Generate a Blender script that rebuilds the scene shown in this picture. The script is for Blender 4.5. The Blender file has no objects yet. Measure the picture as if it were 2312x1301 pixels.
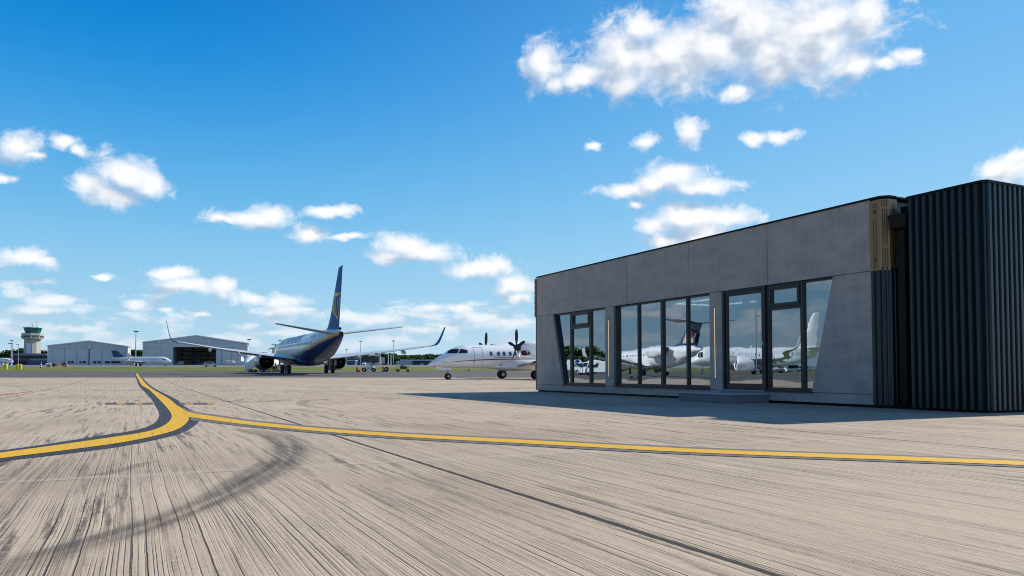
import bpy, bmesh, math, random
from mathutils import Vector, Matrix
PI = math.pi; R = math.radians
random.seed(11)
SC = bpy.context.scene; COL = SC.collection
# ------------------------------------------------------------------ camera model
FPX, CX, HOR, PIT, HC = 1750.0, 1156.0, 840.0, R(2.2), 0.75
PPY = HOR - FPX*math.tan(PIT)
CAM = Vector((0, 0, HC))
FW = Vector((0, math.cos(PIT), math.sin(PIT))); UP = Vector((0, -math.sin(PIT), math.cos(PIT)))
def ray(px, py):
    return (Vector((1, 0, 0))*((px-CX)/FPX) + UP*((PPY-py)/FPX) + FW)
def at(px, py, Y):
    d = ray(px, py); return CAM + d*(Y/d.y)
def proj(P):
    c = P-CAM; dp = c.dot(FW); return (CX+FPX*c.x/dp, PPY-FPX*c.dot(UP)/dp)
# ------------------------------------------------------------------ terrain profile
PROF = [(-400, 0), (38, 0), (50, .05), (61, .155), (72, .215), (90, .40), (103, .545), (118, .64), (150, .92), (165, 1.25), (200, 1.75), (260, 2.78), (300, 3.2), (400, 4.35), (480, 4.8), (700, 5.4), (1500, 7), (6000, 9)]
def g0(y):
    for (a, b), (c, d) in zip(PROF, PROF[1:]):
        if y <= c: return b+(d-b)*max(0, (y-a))/(c-a)
    return PROF[-1][1]
def gs(y):
    if y < 34 or y > 1000: return g0(y)
    w = 3+y*.04
    return sum(g0(y+w*k/4) for k in range(-4, 5))/9
ROWS = [-400, -200, -100, -50, -20, 0, 10, 20, 30, 34]+[34+2*k for k in range(1, 80)]+list(range(200, 500, 10))+list(range(500, 1001, 50))+[1500, 2500, 4000, 6000]
ROWS = sorted(set(ROWS)); GV = [gs(y) for y in ROWS]
def g(y):
    if y <= ROWS[0]: return GV[0]
    for i in range(len(ROWS)-1):
        if y <= ROWS[i+1]:
            a, b = ROWS[i], ROWS[i+1]; return GV[i]+(GV[i+1]-GV[i])*(y-a)/(b-a)
    return GV[-1]
def onground(px, py):
    d = ray(px, py); t = 0.0
    lo, hi = .5, 3000.0
    y = 1.0; prev = None
    while y < 700:
        P = CAM+d*(y/d.y)
        if P.z <= g(P.y): break
        prev = y; y *= 1.01
    a, b = prev or .5, y
    for _ in range(40):
        m = (a+b)/2; P = CAM+d*(m/d.y)
        if P.z <= g(P.y): b = m
        else: a = m
    P = CAM+d*(b/d.y); return Vector((P.x, P.y, g(P.y)))
def gp(px, Y, dz=0):           # ground point under pixel column px at depth Y
    P = at(px, HOR, Y); return Vector((P.x, Y, g(Y)+dz))
# ------------------------------------------------------------------ objects
def tag(o, label=None, cat=None, group=None, kind=None):
    if label: o['label'] = label
    if cat: o['category'] = cat
    if group: o['group'] = group
    if kind: o['kind'] = kind
    return o
def thing(name, loc, rz, label, cat, group=None):
    o = bpy.data.objects.new(name, None); COL.objects.link(o)
    o.location = loc; o.rotation_euler = (0, 0, rz); o.empty_display_size = .3
    return tag(o, label, cat, group)
def copy_tree(o, parent=None):
    c = o.copy(); COL.objects.link(c)
    if parent: c.parent = parent
    for ch in list(o.children): copy_tree(ch, c)
    return c
def dup(src, loc, rz, label, group=None, scale=None):
    c = copy_tree(src); c.location = loc; c.rotation_euler = (0, 0, rz)
    if scale: c.scale = (scale,)*3 if not hasattr(scale, '__len__') else scale
    c['label'] = label
    if group: c['group'] = group
    return c
class MB:
    def __init__(s): s.v = []; s.f = []; s.m = []
    def add(s, vs, fs, mi=0):
        o = len(s.v); s.v += [tuple(v) for v in vs]
        for f in fs: s.f.append(tuple(o+i for i in f)); s.m.append(mi)
        return s
    def box(s, x0, x1, y0, y1, z0, z1, mi=0, tf=None):
        vs = [Vector((x, y, z)) for z in (z0, z1) for y in (y0, y1) for x in (x0, x1)]
        if tf: vs = [tf(v) for v in vs]
        return s.add(vs, [(0, 2, 3, 1), (4, 5, 7, 6), (0, 1, 5, 4), (2, 6, 7, 3), (0, 4, 6, 2), (1, 3, 7, 5)], mi)
    def prism(s, poly, y0, y1, mi=0):        # poly in (x,z), counterclockwise seen from -y
        n = len(poly); vs = [Vector((p[0], y0, p[1])) for p in poly]+[Vector((p[0], y1, p[1])) for p in poly]
        return s.add(vs, [tuple(range(n)), tuple(range(2*n-1, n-1, -1))]+[(i, n+i, n+(i+1) % n, (i+1) % n) for i in range(n)], mi)
    def slab(s, poly, z0, z1, mi=0):         # poly in (x,y)
        n = len(poly); vs = [Vector((p[0], p[1], z0)) for p in poly]+[Vector((p[0], p[1], z1)) for p in poly]
        return s.add(vs, [tuple(range(n-1, -1, -1)), tuple(range(n, 2*n))]+[(i, (i+1) % n, n+(i+1) % n, n+i) for i in range(n)], mi)
    def loft(s, rings, closed=True, cap=True, mi=0):
        n = len(rings[0]); vs = [p for r in rings for p in r]; fs = []
        for k in range(len(rings)-1):
            for i in range(n if closed else n-1):
                j = (i+1) % n; fs.append((k*n+i, k*n+j, (k+1)*n+j, (k+1)*n+i))
        if cap:
            fs.append(tuple(range(n-1, -1, -1))); fs.append(tuple(range((len(rings)-1)*n, len(rings)*n)))
        return s.add(vs, fs, mi)
    def tube(s, pts, r, n=8, mi=0, cap=True):
        pts = [Vector(p) for p in pts]; rr = r if hasattr(r, '__len__') else [r]*len(pts); rings = []
        for i, p in enumerate(pts):
            d = (pts[min(i+1, len(pts)-1)]-pts[max(i-1, 0)]).normalized()
            a = d.cross(Vector((0, 0, 1)) if abs(d.z) < .9 else Vector((1, 0, 0))).normalized(); b = d.cross(a)
            rings.append([p+(a*math.cos(2*PI*k/n)+b*math.sin(2*PI*k/n))*rr[i] for k in range(n)])
        return s.loft(rings, cap=cap, mi=mi)
    def rev(s, prof, c, axis='x', n=24, mi=0, cap=True):   # prof [(t, r)] along axis
        c = Vector(c); rings = []
        for t, r in prof:
            ring = []
            for k in range(n):
                a = 2*PI*k/n; u, w = r*math.cos(a), r*math.sin(a)
                ring.append(c+Vector({'x': (t, u, w), 'y': (u, t, w), 'z': (u, w, t)}[axis]))
            rings.append(ring)
        return s.loft(rings, cap=cap, mi=mi)
    def build(s, name, mats, parent=None, smooth=False, bevel=0, auto=None):
        me = bpy.data.meshes.new(name); me.from_pydata(s.v, [], s.f)
        for m in (mats if isinstance(mats, (list, tuple)) else [mats]): me.materials.append(m)
        for p, mi in zip(me.polygons, s.m): p.material_index = mi; p.use_smooth = smooth
        bm = bmesh.new(); bm.from_mesh(me); bmesh.ops.recalc_face_normals(bm, faces=bm.faces)
        if bevel:
            es = [e for e in bm.edges if len(e.link_faces) == 2 and e.calc_face_angle(0) > .5]
            bmesh.ops.bevel(bm, geom=es, offset=bevel, segments=2, affect='EDGES', profile=.5, clamp_overlap=True)
        if smooth:
            for e in bm.edges:
                if len(e.link_faces) == 2 and e.calc_face_angle(0) > R(auto or 38): e.smooth = False
        bm.to_mesh(me); bm.free(); me.update()
        o = bpy.data.objects.new(name, me); COL.objects.link(o)
        if parent: o.parent = parent
        return o
# ------------------------------------------------------------------ node helper
class NT:
    def __init__(s, tree): s.t = tree; s.n = tree.nodes; s.l = tree.links
    def _in(s, sock, v):
        if v is None: return
        if isinstance(v, bpy.types.NodeSocket): s.l.new(v, sock)
        else:
            if hasattr(v, '__len__') and len(v) == 3 and sock.type == 'RGBA': v = tuple(v)+(1,)
            sock.default_value = v
    def math(s, op, a, b=None, c=None, clamp=False):
        x = s.n.new('ShaderNodeMath'); x.operation = op; x.use_clamp = clamp
        s._in(x.inputs[0], a); s._in(x.inputs[1], b); s._in(x.inputs[2], c); return x.outputs[0]
    def vec(s, op, a, b=None, c=None):
        x = s.n.new('ShaderNodeVectorMath'); x.operation = op
        s._in(x.inputs[0], a); s._in(x.inputs[1], b)
        if c is not None: s._in(x.inputs[2], c)
        return x.outputs['Value'] if op in ('LENGTH', 'DOT_PRODUCT', 'DISTANCE') else x.outputs[0]
    def noise(s, v, scale=5, detail=4, rough=.5, dist=0, out='Fac'):
        x = s.n.new('ShaderNodeTexNoise'); s._in(x.inputs['Vector'], v)
        x.inputs['Scale'].default_value = scale; x.inputs['Detail'].default_value = detail
        x.inputs['Roughness'].default_value = rough; x.inputs['Distortion'].default_value = dist
        return x.outputs[out]
    def ramp(s, f, stops, interp='LINEAR'):
        x = s.n.new('ShaderNodeValToRGB'); s._in(x.inputs[0], f); cr = x.color_ramp; cr.interpolation = interp
        while len(cr.elements) < len(stops): cr.elements.new(.5)
        for e, (p, c) in zip(cr.elements, stops):
            e.position = p; e.color = (c, c, c, 1) if not hasattr(c, '__len__') else tuple(c)+(1,)
        return x.outputs[0]
    def sstep(s, v, a, b, lo=0.0, hi=1.0):
        x = s.n.new('ShaderNodeMapRange'); x.interpolation_type = 'SMOOTHSTEP'
        s._in(x.inputs[0], v); s._in(x.inputs[1], a); s._in(x.inputs[2], b); x.inputs[3].default_value = lo; x.inputs[4].default_value = hi
        return x.outputs[0]
    def lin(s, v, a, b, lo=0.0, hi=1.0):
        x = s.n.new('ShaderNodeMapRange'); s._in(x.inputs[0], v)
        for i, k in enumerate((a, b, lo, hi)): x.inputs[i+1].default_value = k
        return x.outputs[0]
    def mix(s, f, a, b, blend='MIX'):
        x = s.n.new('ShaderNodeMix'); x.data_type = 'RGBA'; x.blend_type = blend
        s._in(x.inputs[0], f); s._in(x.inputs[6], a); s._in(x.inputs[7], b); return x.outputs[2]
    def comb(s, x_, y_, z_=0.0):
        x = s.n.new('ShaderNodeCombineXYZ')
        for i, k in enumerate((x_, y_, z_)): s._in(x.inputs[i], k)
        return x.outputs[0]
    def sep(s, v):
        x = s.n.new('ShaderNodeSeparateXYZ'); s._in(x.inputs[0], v); return x.outputs
    def obj(s): return s.n.new('ShaderNodeTexCoord').outputs['Object']
    def pos(s): return s.n.new('ShaderNodeNewGeometry').outputs['Position']
    def bump(s, h, strength=.3, dist=.02, nrm=None):
        x = s.n.new('ShaderNodeBump'); x.inputs['Strength'].default_value = strength; x.inputs['Distance'].default_value = dist
        s._in(x.inputs['Height'], h); s._in(x.inputs['Normal'], nrm); return x.outputs[0]
def newmat(name):
    m = bpy.data.materials.new(name); m.use_nodes = True; t = NT(m.node_tree); b = t.n['Principled BSDF']
    return m, t, b
def pm(name, col, rough=.5, metal=0.0, var=.1, scale=2.0, bump=0.0, bscale=40, coat=0.0, stretch=(1, 1, 1), spec=.5):
    m, t, b = newmat(name); p = t.vec('MULTIPLY', t.obj(), stretch)
    n = t.noise(p, scale, 5, .6)
    c = t.mix(n, tuple(k*(1-var) for k in col), tuple(min(1, k*(1+var)) for k in col))
    t._in(b.inputs['Base Color'], c); b.inputs['Metallic'].default_value = metal
    t._in(b.inputs['Roughness'], t.lin(n, .2, .8, max(.03, rough-.06), min(1, rough+.06)))
    b.inputs['Coat Weight'].default_value = coat; b.inputs['Coat Roughness'].default_value = .08; b.inputs['Specular IOR Level'].default_value = spec
    if bump: t._in(b.inputs['Normal'], t.bump(t.noise(p, bscale, 4, .6), bump, .01))
    return m
def emis(name, col, s):
    m, t, b = newmat(name); b.inputs['Base Color'].default_value = tuple(col)+(1,)
    b.inputs['Emission Color'].default_value = tuple(col)+(1,); b.inputs['Emission Strength'].default_value = s; return m
# ------------------------------------------------------------------ render, camera, sun, sky
SC.render.engine = 'CYCLES'
vs = SC.view_settings; vs.view_transform = 'Standard'; vs.look = 'None'; vs.gamma = 1; vs.exposure = EXPOSURE if 'EXPOSURE' in globals() else 0.0
SC.cycles.use_denoising = True; SC.cycles.filter_width = 1.05; SC.cycles.denoising_prefilter = 'ACCURATE'; SC.cycles.denoising_input_passes = 'RGB_ALBEDO_NORMAL'; SC.cycles.max_bounces = 8; SC.cycles.transparent_max_bounces = 16; SC.cycles.sample_clamp_indirect = 8
cam = bpy.data.cameras.new('camera'); camo = bpy.data.objects.new('camera', cam); COL.objects.link(camo)
cam.sensor_width = 36; cam.lens = 36*FPX/2312; cam.shift_y = (PPY-650.5)/2312; cam.clip_start = .05; cam.clip_end = 12000
camo.location = CAM; camo.rotation_euler = (PI/2+PIT, 0, 0); SC.camera = camo
SUN_AZ, SUN_EL = R(58.8), R(37.0)
S = Vector((math.cos(SUN_EL)*math.sin(SUN_AZ), math.cos(SUN_EL)*math.cos(SUN_AZ), math.sin(SUN_EL)))
sl = bpy.data.lights.new('sun', 'SUN'); sl.energy = 5.0; sl.angle = R(.5); sl.color = (1, .93, .81)
so = bpy.data.objects.new('sun', sl); COL.objects.link(so); so.rotation_euler = S.to_track_quat('Z', 'Y').to_euler(); so.location = (40, 30, 60)
W = bpy.data.worlds.new('World'); SC.world = W; W.use_nodes = True
t = NT(W.node_tree); bg = t.n['Background']; wout = t.n['World Output']
sky = t.n.new('ShaderNodeTexSky'); sky.sky_type = 'NISHITA'; sky.sun_disc = False; sky.sun_elevation = SUN_EL; sky.sun_rotation = SUN_AZ
sky.air_density = 1.0; sky.dust_density = .35; sky.ozone_density = 4.0; sky.altitude = 0
hs = t.n.new('ShaderNodeHueSaturation'); hs.inputs['Saturation'].default_value = 1.22; hs.inputs['Hue'].default_value = .493; t.l.new(sky.outputs[0], hs.inputs['Color'])
SKYS = .105
_dv = t.n.new('ShaderNodeTexCoord').outputs['Generated']; _x, _y, _z = t.sep(_dv)
_el = t.math('ARCSINE', _z); _f = t.lin(_el, 0, R(40))
blueL = t.ramp(_f, [(0, (.50, .72, .88)), (.11, (.40, .68, .89)), (.28, (.15, .53, .89)), (.48, (.0, .285, .76)), (.66, (.0, .205, .66)), (1, (.0, .055, .28))], 'B_SPLINE')
blueR = t.ramp(_f, [(0, (.56, .76, .90)), (.12, (.46, .72, .91)), (.32, (.27, .60, .92)), (.55, (.15, .48, .89)), (.72, (.09, .41, .86)), (1, (.004, .10, .40))], 'B_SPLINE')
_az = t.math('ARCTAN2', _x, _y)
grad = t.mix(t.sstep(_az, -.5, .65), blueL, blueR)
skc = t.mix(1.0, hs.outputs[0], (SKYS, SKYS, SKYS), 'MULTIPLY')
skc = t.mix(.9, skc, grad)
_dk = t.math('MAXIMUM', t.sstep(_az, -.66, -.90, 1.0, .50), t.sstep(_az, -1.75, -2.3, .5, .8)); skc = t.mix(1.0, skc, t.comb(_dk, _dk, _dk), 'MULTIPLY')
t.l.new(t.mix(1.0, skc, (1/SKYS,)*3, 'MULTIPLY'), bg.inputs[0]); bg.inputs[1].default_value = SKYS
# cloud blobs: pixel centre and radii in the photograph, turned into azimuth / elevation
CL = [(1560, 120, 260, 75), (1800, 95, 220, 90), (1330, 165, 90, 30), (1228, 150, 48, 62), (1250, 195, 25, 25), (1300, 180, 60, 26), (1400, 130, 85, 85), (1450, 55, 50, 40), (1400, 190, 70, 30), (1530, 130, 120, 80), (1690, 60, 150, 95), (1640, 20, 70, 60), (1850, 80, 140, 115), (1960, 40, 60, 75), (1920, 150, 90, 40), (1760, 140, 120, 60), (2045, 128, 38, 22), (2000, 145, 40, 18), (1668, 210, 38, 22), (1540, 195, 40, 22),
 (1335, 326, 30, 13), (1463, 322, 36, 17), (1560, 298, 36, 34), (1700, 318, 38, 18), (1765, 308, 38, 16), (1525, 395, 80, 34), (1590, 425, 90, 22), (1410, 425, 70, 18), (1480, 415, 70, 28), (1425, 455, 34, 12), (1560, 492, 110, 38), (1480, 505, 60, 22), (1640, 495, 70, 26), (1500, 545, 60, 22), (1590, 530, 90, 40), (2275, 385, 75, 42), (2300, 355, 35, 25),
 (30, 330, 55, 40), (70, 350, 30, 12), (150, 322, 50, 18), (195, 345, 30, 16), (285, 390, 75, 44), (330, 415, 55, 42), (210, 420, 65, 38), (250, 440, 80, 26), (22, 402, 22, 9), (50, 582, 68, 25), (95, 592, 34, 10), (610, 482, 60, 28), (560, 492, 90, 22), (500, 495, 38, 12), (755, 474, 68, 16), (705, 525, 48, 24), (780, 536, 55, 9),
 (915, 550, 70, 32), (960, 570, 85, 28), (875, 578, 45, 20), (1080, 608, 90, 26), (1130, 605, 40, 24), (1160, 645, 50, 30), (1170, 672, 40, 16),
 (385, 620, 65, 17), (430, 652, 100, 24), (505, 645, 34, 24), (570, 668, 55, 18), (640, 682, 70, 20), (300, 690, 45, 15), (110, 678, 80, 16), (80, 702, 95, 18), (242, 627, 22, 10), (800, 712, 70, 18), (850, 722, 70, 16), (975, 697, 26, 9), (1030, 702, 40, 12), (1080, 720, 80, 16), (1150, 735, 80, 16), (950, 745, 80, 10), (555, 735, 42, 13), (460, 716, 34, 10), (380, 706, 28, 9), (0, 650, 16, 10), (170, 745, 110, 10), (650, 752, 110, 9)]
gt = bpy.data.node_groups.new('cloud_field', 'ShaderNodeTree')
gt.interface.new_socket('Q', in_out='INPUT', socket_type='NodeSocketVector'); gt.interface.new_socket('D', in_out='OUTPUT', socket_type='NodeSocketFloat'); gt.interface.new_socket('Soft', in_out='OUTPUT', socket_type='NodeSocketFloat')
q = NT(gt); gi = gt.nodes.new('NodeGroupInput'); go = gt.nodes.new('NodeGroupOutput'); Q = gi.outputs[0]
wn = q.noise(Q, 17, 5, .6, out='Color')
QW = q.vec('ADD', Q, q.vec('MULTIPLY', q.vec('SUBTRACT', wn, (.5, .5, .5)), (.055, .030, 0)))
acc = None
for (px, py, rx, ry) in CL:
    d = ray(px, py).normalized(); az, el = math.atan2(d.x, d.y), math.asin(d.z)
    sx, sy = FPX/rx/1.14/math.cos(az)**2, FPX/ry/1.16/math.cos(az)
    L = q.vec('LENGTH', q.vec('MULTIPLY_ADD', QW, (sx, sy, 0), (-az*sx, -el*sy, 0)))
    acc = L if acc is None else q.math('SMOOTH_MIN', acc, L, .4)
F = q.math('SUBTRACT', 1.0, acc)
xyz = q.sep(Q)
# clouds elsewhere in the sky (out of the photograph's frame) and low banks along the horizon
gen = q.noise(q.vec('MULTIPLY', Q, (3.2, 7.5, 0)), 1.0, 3, .5)
side = q.sstep(q.math('ABSOLUTE', xyz[0]), .66, .8)
genF = q.math('MULTIPLY', q.math('SUBTRACT', gen, .56), q.math('MULTIPLY', side, 5.0))
genF = q.math('SUBTRACT', genF, q.math('SUBTRACT', 1.0, side))
low = q.noise(q.vec('MULTIPLY', Q, (15.0, 44, 0)), 1.0, 3, .5)
lowF = q.math('SUBTRACT', q.math('MULTIPLY', q.math('SUBTRACT', low, .5), 3.2), q.math('ADD', q.sstep(xyz[1], .07, .15, -.22, 2.0), q.sstep(xyz[0], .0, .12, 0, .35)))
F = q.math('MAXIMUM', q.math('MAXIMUM', F, genF), lowF)
fb = q.noise(q.vec('MULTIPLY', Q, (1, 1.35, 1)), 30, 10, .66, .5)
q.l.new(q.math('ADD', F, q.math('MULTIPLY', q.math('MULTIPLY', q.math('SUBTRACT', fb, .5), 2.3), q.sstep(F, .12, .5, 1.0, .3))), go.inputs[0])
fs_ = q.noise(q.vec('MULTIPLY', Q, (1, 1.35, 1)), 30, 2.2, .5)
q.l.new(q.math('ADD', F, q.math('MULTIPLY', q.math('SUBTRACT', fs_, .5), 1.9)), go.inputs[1])
dirv = t.n.new('ShaderNodeTexCoord').outputs['Generated']; x, y, z = t.sep(dirv)
qv = t.comb(t.math('ARCTAN2', x, y), t.math('ARCSINE', z), 0.0)
def grp(v):
    n = t.n.new('ShaderNodeGroup'); n.node_tree = gt; t.l.new(v, n.inputs[0]); return n.outputs
G1 = grp(qv); G2 = grp(t.vec('ADD', qv, (.010, .020, 0))); D1, D2 = G1[0], G2[1]; S1_ = G1[1]
alpha = t.sstep(D1, -.08, .84)
lit = t.math('ADD', .455, t.math('MULTIPLY', t.math('SUBTRACT', t.math('ADD', t.math('MULTIPLY', S1_, .7), t.math('MULTIPLY', D1, .3)), D2), .72), clamp=True)
lit = t.math('SUBTRACT', lit, t.sstep(D1, .55, 1.3, 0, .14), clamp=True)
cc = t.ramp(lit, [(0.0, (.47, .54, .66)), (.28, (.63, .70, .80)), (.48, (.82, .86, .92)), (.70, (1.0, 1.0, 1.01)), (1.0, (1.04, 1.04, 1.05))])
elv = t.math('ARCSINE', z)
cc = t.mix(t.sstep(elv, .0, .11, .62, 0), cc, (.64, .76, .87))
alpha = t.math('MULTIPLY', alpha, t.sstep(elv, -.01, .12, .55, .97))
cc = t.mix(1.0, cc, t.comb(_dk, _dk, _dk), 'MULTIPLY')
bg2 = t.n.new('ShaderNodeBackground'); t.l.new(cc, bg2.inputs[0]); bg2.inputs[1].default_value = 1.0
mx = t.n.new('ShaderNodeMixShader'); t.l.new(alpha, mx.inputs[0]); t.l.new(bg.outputs[0], mx.inputs[1]); t.l.new(bg2.outputs[0], mx.inputs[2])
t.l.new(mx.outputs[0], wout.inputs[0])
W.cycles.sampling_method = 'MANUAL'; W.cycles.sample_map_resolution = 512
# ------------------------------------------------------------------ ground
TH = R(26.0); cT, sT = math.cos(TH), math.sin(TH)
def slab_coords(t):
    x, y, z = t.sep(t.pos())
    tt = t.math('ADD', t.math('MULTIPLY', x, -sT), t.math('MULTIPLY', y, cT))
    ww = t.math('ADD', t.math('MULTIPLY', x, cT), t.math('MULTIPLY', y, sT))
    return tt, ww
def joint(t, v, off, pitch, half):   # 1 on the joint line
    f = t.math('ABSOLUTE', t.math('SUBTRACT', t.math('FRACT', t.math('ADD', t.math('DIVIDE', t.math('SUBTRACT', v, off), pitch), .5)), .5))
    return t.sstep(f, half/pitch, half*.5/pitch)
def concrete():
    m, t, b = newmat('brushed_concrete'); tt, ww = slab_coords(t)
    V = t.comb(tt, ww, 0.0)
    wob = t.math('ADD', t.math('MULTIPLY', t.math('SUBTRACT', t.noise(V, .13, 3, .5), .5), .16), t.math('MULTIPLY', t.math('SUBTRACT', t.noise(V, 2.2, 4, .6), .5), .012))
    w2 = t.math('ADD', ww, wob)
    big = t.noise(V, .09, 4, .55); mid = t.noise(t.vec('MULTIPLY', V, (.35, 1, 1)), .8, 5, .6)
    fine = t.noise(V, 24, 5, .7)
    n1 = t.noise(t.comb(t.math('MULTIPLY', tt, .05), t.math('MULTIPLY', w2, 17)), 1, 2, .5)
    n2 = t.noise(t.comb(t.math('MULTIPLY', tt, .10), t.math('MULTIPLY', w2, 30)), 1, 3, .55)
    n3 = t.noise(t.comb(t.math('MULTIPLY', tt, .30), t.math('MULTIPLY', w2, 42)), 1, 3, .6)
    brk = t.noise(t.vec('MULTIPLY', V, (1.0, 6, 1)), 1.5, 4, .65)
    patch_ = t.sstep(t.noise(t.vec('MULTIPLY', V, (.22, 1.0, 1)), .75, 4, .6), .36, .64)
    p2 = t.noise(t.vec('MULTIPLY', V, (.5, 3.2, 1)), 1.0, 4, .6)
    def vline(freq, half, wv):
        x = t.n.new('ShaderNodeTexVoronoi'); x.voronoi_dimensions = '1D'; x.feature = 'DISTANCE_TO_EDGE'; t._in(x.inputs['W'], t.math('MULTIPLY', wv, freq)); x.inputs['Scale'].default_value = 1.0
        return x.outputs['Distance']
    thick = t.noise(t.comb(t.math('MULTIPLY', tt, .8), t.math('MULTIPLY', w2, 9)), 1, 3, .6)
    dl1 = vline(17, 0, w2); dl2 = vline(46, 0, w2)
    lines = t.math('MULTIPLY', t.sstep(dl1, t.lin(thick, .3, .7, .055, .15), .02), t.sstep(t.noise(t.comb(t.math('MULTIPLY', tt, .22), t.math('MULTIPLY', w2, 21)), 1, 3, .6), .38, .55))
    lines2 = t.math('MULTIPLY', t.sstep(dl2, t.lin(thick, .3, .7, .08, .26), .02), t.sstep(p2, .40, .58))
    comb = t.math('MULTIPLY', t.sstep(n3, .47, .60), t.math('ADD', t.math('MULTIPLY', patch_, .75), .25))
    # worn grooves fade beyond the first cross joint
    nearf = t.math('MULTIPLY', t.sstep(tt, 4.0, 16.0, 1.0, .42), t.sstep(t.noise(V, .42, 4, .6), .32, .62, .30, 1.0))
    blot = t.math('MULTIPLY', t.sstep(t.noise(t.vec('MULTIPLY', V, (.45, 1.6, 1)), .55, 5, .62), .54, .72), t.sstep(fine, .35, .6, .5, 1))
    c = t.mix(t.sstep(big, .3, .7), (.49, .385, .275), (.60, .48, .35))
    c = t.mix(t.math('MULTIPLY', t.sstep(mid, .3, .75), .45), c, (.60, .49, .37))
    c = t.mix(t.math('MULTIPLY', blot, .22), c, (.19, .155, .13))
    g_ = t.math('MULTIPLY', t.math('MAXIMUM', t.math('MAXIMUM', t.math('MULTIPLY', lines, 1.0), t.math('MULTIPLY', lines2, .60)), t.math('MULTIPLY', comb, .38)), nearf)
    c = t.mix(g_, c, (.105, .085, .070))
    c = t.mix(t.math('MULTIPLY', t.sstep(n3, .55, .32), .3), c, (.64, .53, .40))
    c = t.mix(t.math('MULTIPLY', t.sstep(fine, .45, .75), .40), c, (.25, .20, .155))
    # long dirt streaks along the brush direction, in clumps, and a few oil specks
    st1 = t.noise(t.comb(t.math('MULTIPLY', tt, .55), t.math('MULTIPLY', w2, 11)), 1, 6, .70)
    clump = t.sstep(t.noise(t.vec('MULTIPLY', V, (.16, .5, 1)), 1.0, 4, .6), .42, .66)
    c = t.mix(t.math('MULTIPLY', t.math('MULTIPLY', t.sstep(st1, .50, .62), t.sstep(fine, .30, .55, .35, 1)), t.math('ADD', t.math('MULTIPLY', clump, .78), .36)), c, (.105, .086, .074))
    c = t.mix(t.math('MULTIPLY', t.sstep(t.noise(t.vec('MULTIPLY', V, (.5, .9, 1)), .45, 5, .6), .48, .70), .45), c, (.31, .24, .175))
    vs_ = t.n.new('ShaderNodeTexVoronoi'); t._in(vs_.inputs['Vector'], V); vs_.inputs['Scale'].default_value = 1.1
    sp = t.math('MULTIPLY', t.sstep(vs_.outputs['Distance'], .035, .015), t.math('GREATER_THAN', t.sep(vs_.outputs['Color'])[0], .72))
    c = t.mix(t.math('MULTIPLY', sp, .8), c, (.05, .042, .038))
    # slab joints with ragged edges
    rag = t.math('MULTIPLY', t.math('SUBTRACT', t.noise(V, 7, 4, .7), .5), .05)
    j1 = joint(t, t.math('ADD', ww, t.math('MULTIPLY', rag, .6)), 2.14, 5.45, .030)
    sealband = joint(t, t.math('ADD', tt, rag), 6.28, 6.1, .11); j2 = joint(t, t.math('ADD', tt, t.math('MULTIPLY', rag, .5)), 6.22, 6.1, .010)
    c = t.mix(t.math('MULTIPLY', sealband, .45), c, (.52, .43, .35))
    jb = t.math('MULTIPLY', j2, t.sstep(t.noise(V, 1.7, 3, .6), .46, .53))
    jj = t.math('MAXIMUM', j1, jb)
    c = t.mix(t.math('MULTIPLY', jj, .92), c, (.035, .031, .029))
    t._in(b.inputs['Base Color'], c); b.inputs['Roughness'].default_value = .85; b.inputs['Specular IOR Level'].default_value = .3
    h = t.math('SUBTRACT', t.math('ADD', t.math('MULTIPLY', fine, .35), t.math('MULTIPLY', n3, .5)), t.math('ADD', t.math('MULTIPLY', g_, .8), jj))
    t._in(b.inputs['Normal'], t.bump(h, .55, .012)); return m
def asphalt(name, a, bc):
    m, t, b = newmat(name); P = t.pos()
    n = t.noise(t.vec('MULTIPLY', P, (.05, .5, 1)), .6, 5, .6); f = t.noise(P, 30, 4, .7)
    c = t.mix(t.sstep(n, .3, .7), a, bc); c = t.mix(t.math('MULTIPLY', f, .3), c, tuple(k*.6 for k in a))
    t._in(b.inputs['Base Color'], c); b.inputs['Roughness'].default_value = .9; b.inputs['Specular IOR Level'].default_value = .25
    t._in(b.inputs['Normal'], t.bump(f, .3, .01)); return m
def grassmat(name):
    m, t, b = newmat(name); P = t.pos()
    n = t.noise(t.vec('MULTIPLY', P, (.03, .10, 1)), 1, 5, .65); f = t.noise(P, 1.3, 6, .75)
    c = t.mix(t.sstep(n, .35, .68), (.135, .205, .028), (.27, .265, .085)); c = t.mix(t.sstep(f, .35, .75), c, (.07, .12, .018))
    t._in(b.inputs['Base Color'], c); b.inputs['Roughness'].default_value = .95; b.inputs['Specular IOR Level'].default_value = .1
    t._in(b.inputs['Normal'], t.bump(f, .5, .08)); return m
def sheet(name, xs, y0, y1, dz, mat, kind='structure', label=None):
    ys = sorted(set([y0, y1]+[y for y in ROWS if y0 < y < y1]))
    mb = MB(); rings = [[Vector((x, y, g(y)+dz)) for x in (xs(y) if callable(xs) else xs)] for y in ys]
    mb.loft(rings, closed=False, cap=False); o = mb.build(name, mat)
    return tag(o, label, None, None, kind)
M_CONC = concrete(); M_ASPH = asphalt('asphalt', (.115, .108, .100), (.165, .155, .145)); M_ASPH2 = asphalt('far_apron_asphalt', (.17, .168, .17), (.25, .245, .24))
M_GRASS = grassmat('airfield_grass'); M_LAND = grassmat('rough_land')
sheet('terrain', [-6000, -2500, -1000, -400, -150, -60, 0, 60, 150, 400, 1000, 2500, 6000], -400, 6000, -.004, M_LAND, label='rough grassy land around the airfield')
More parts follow.
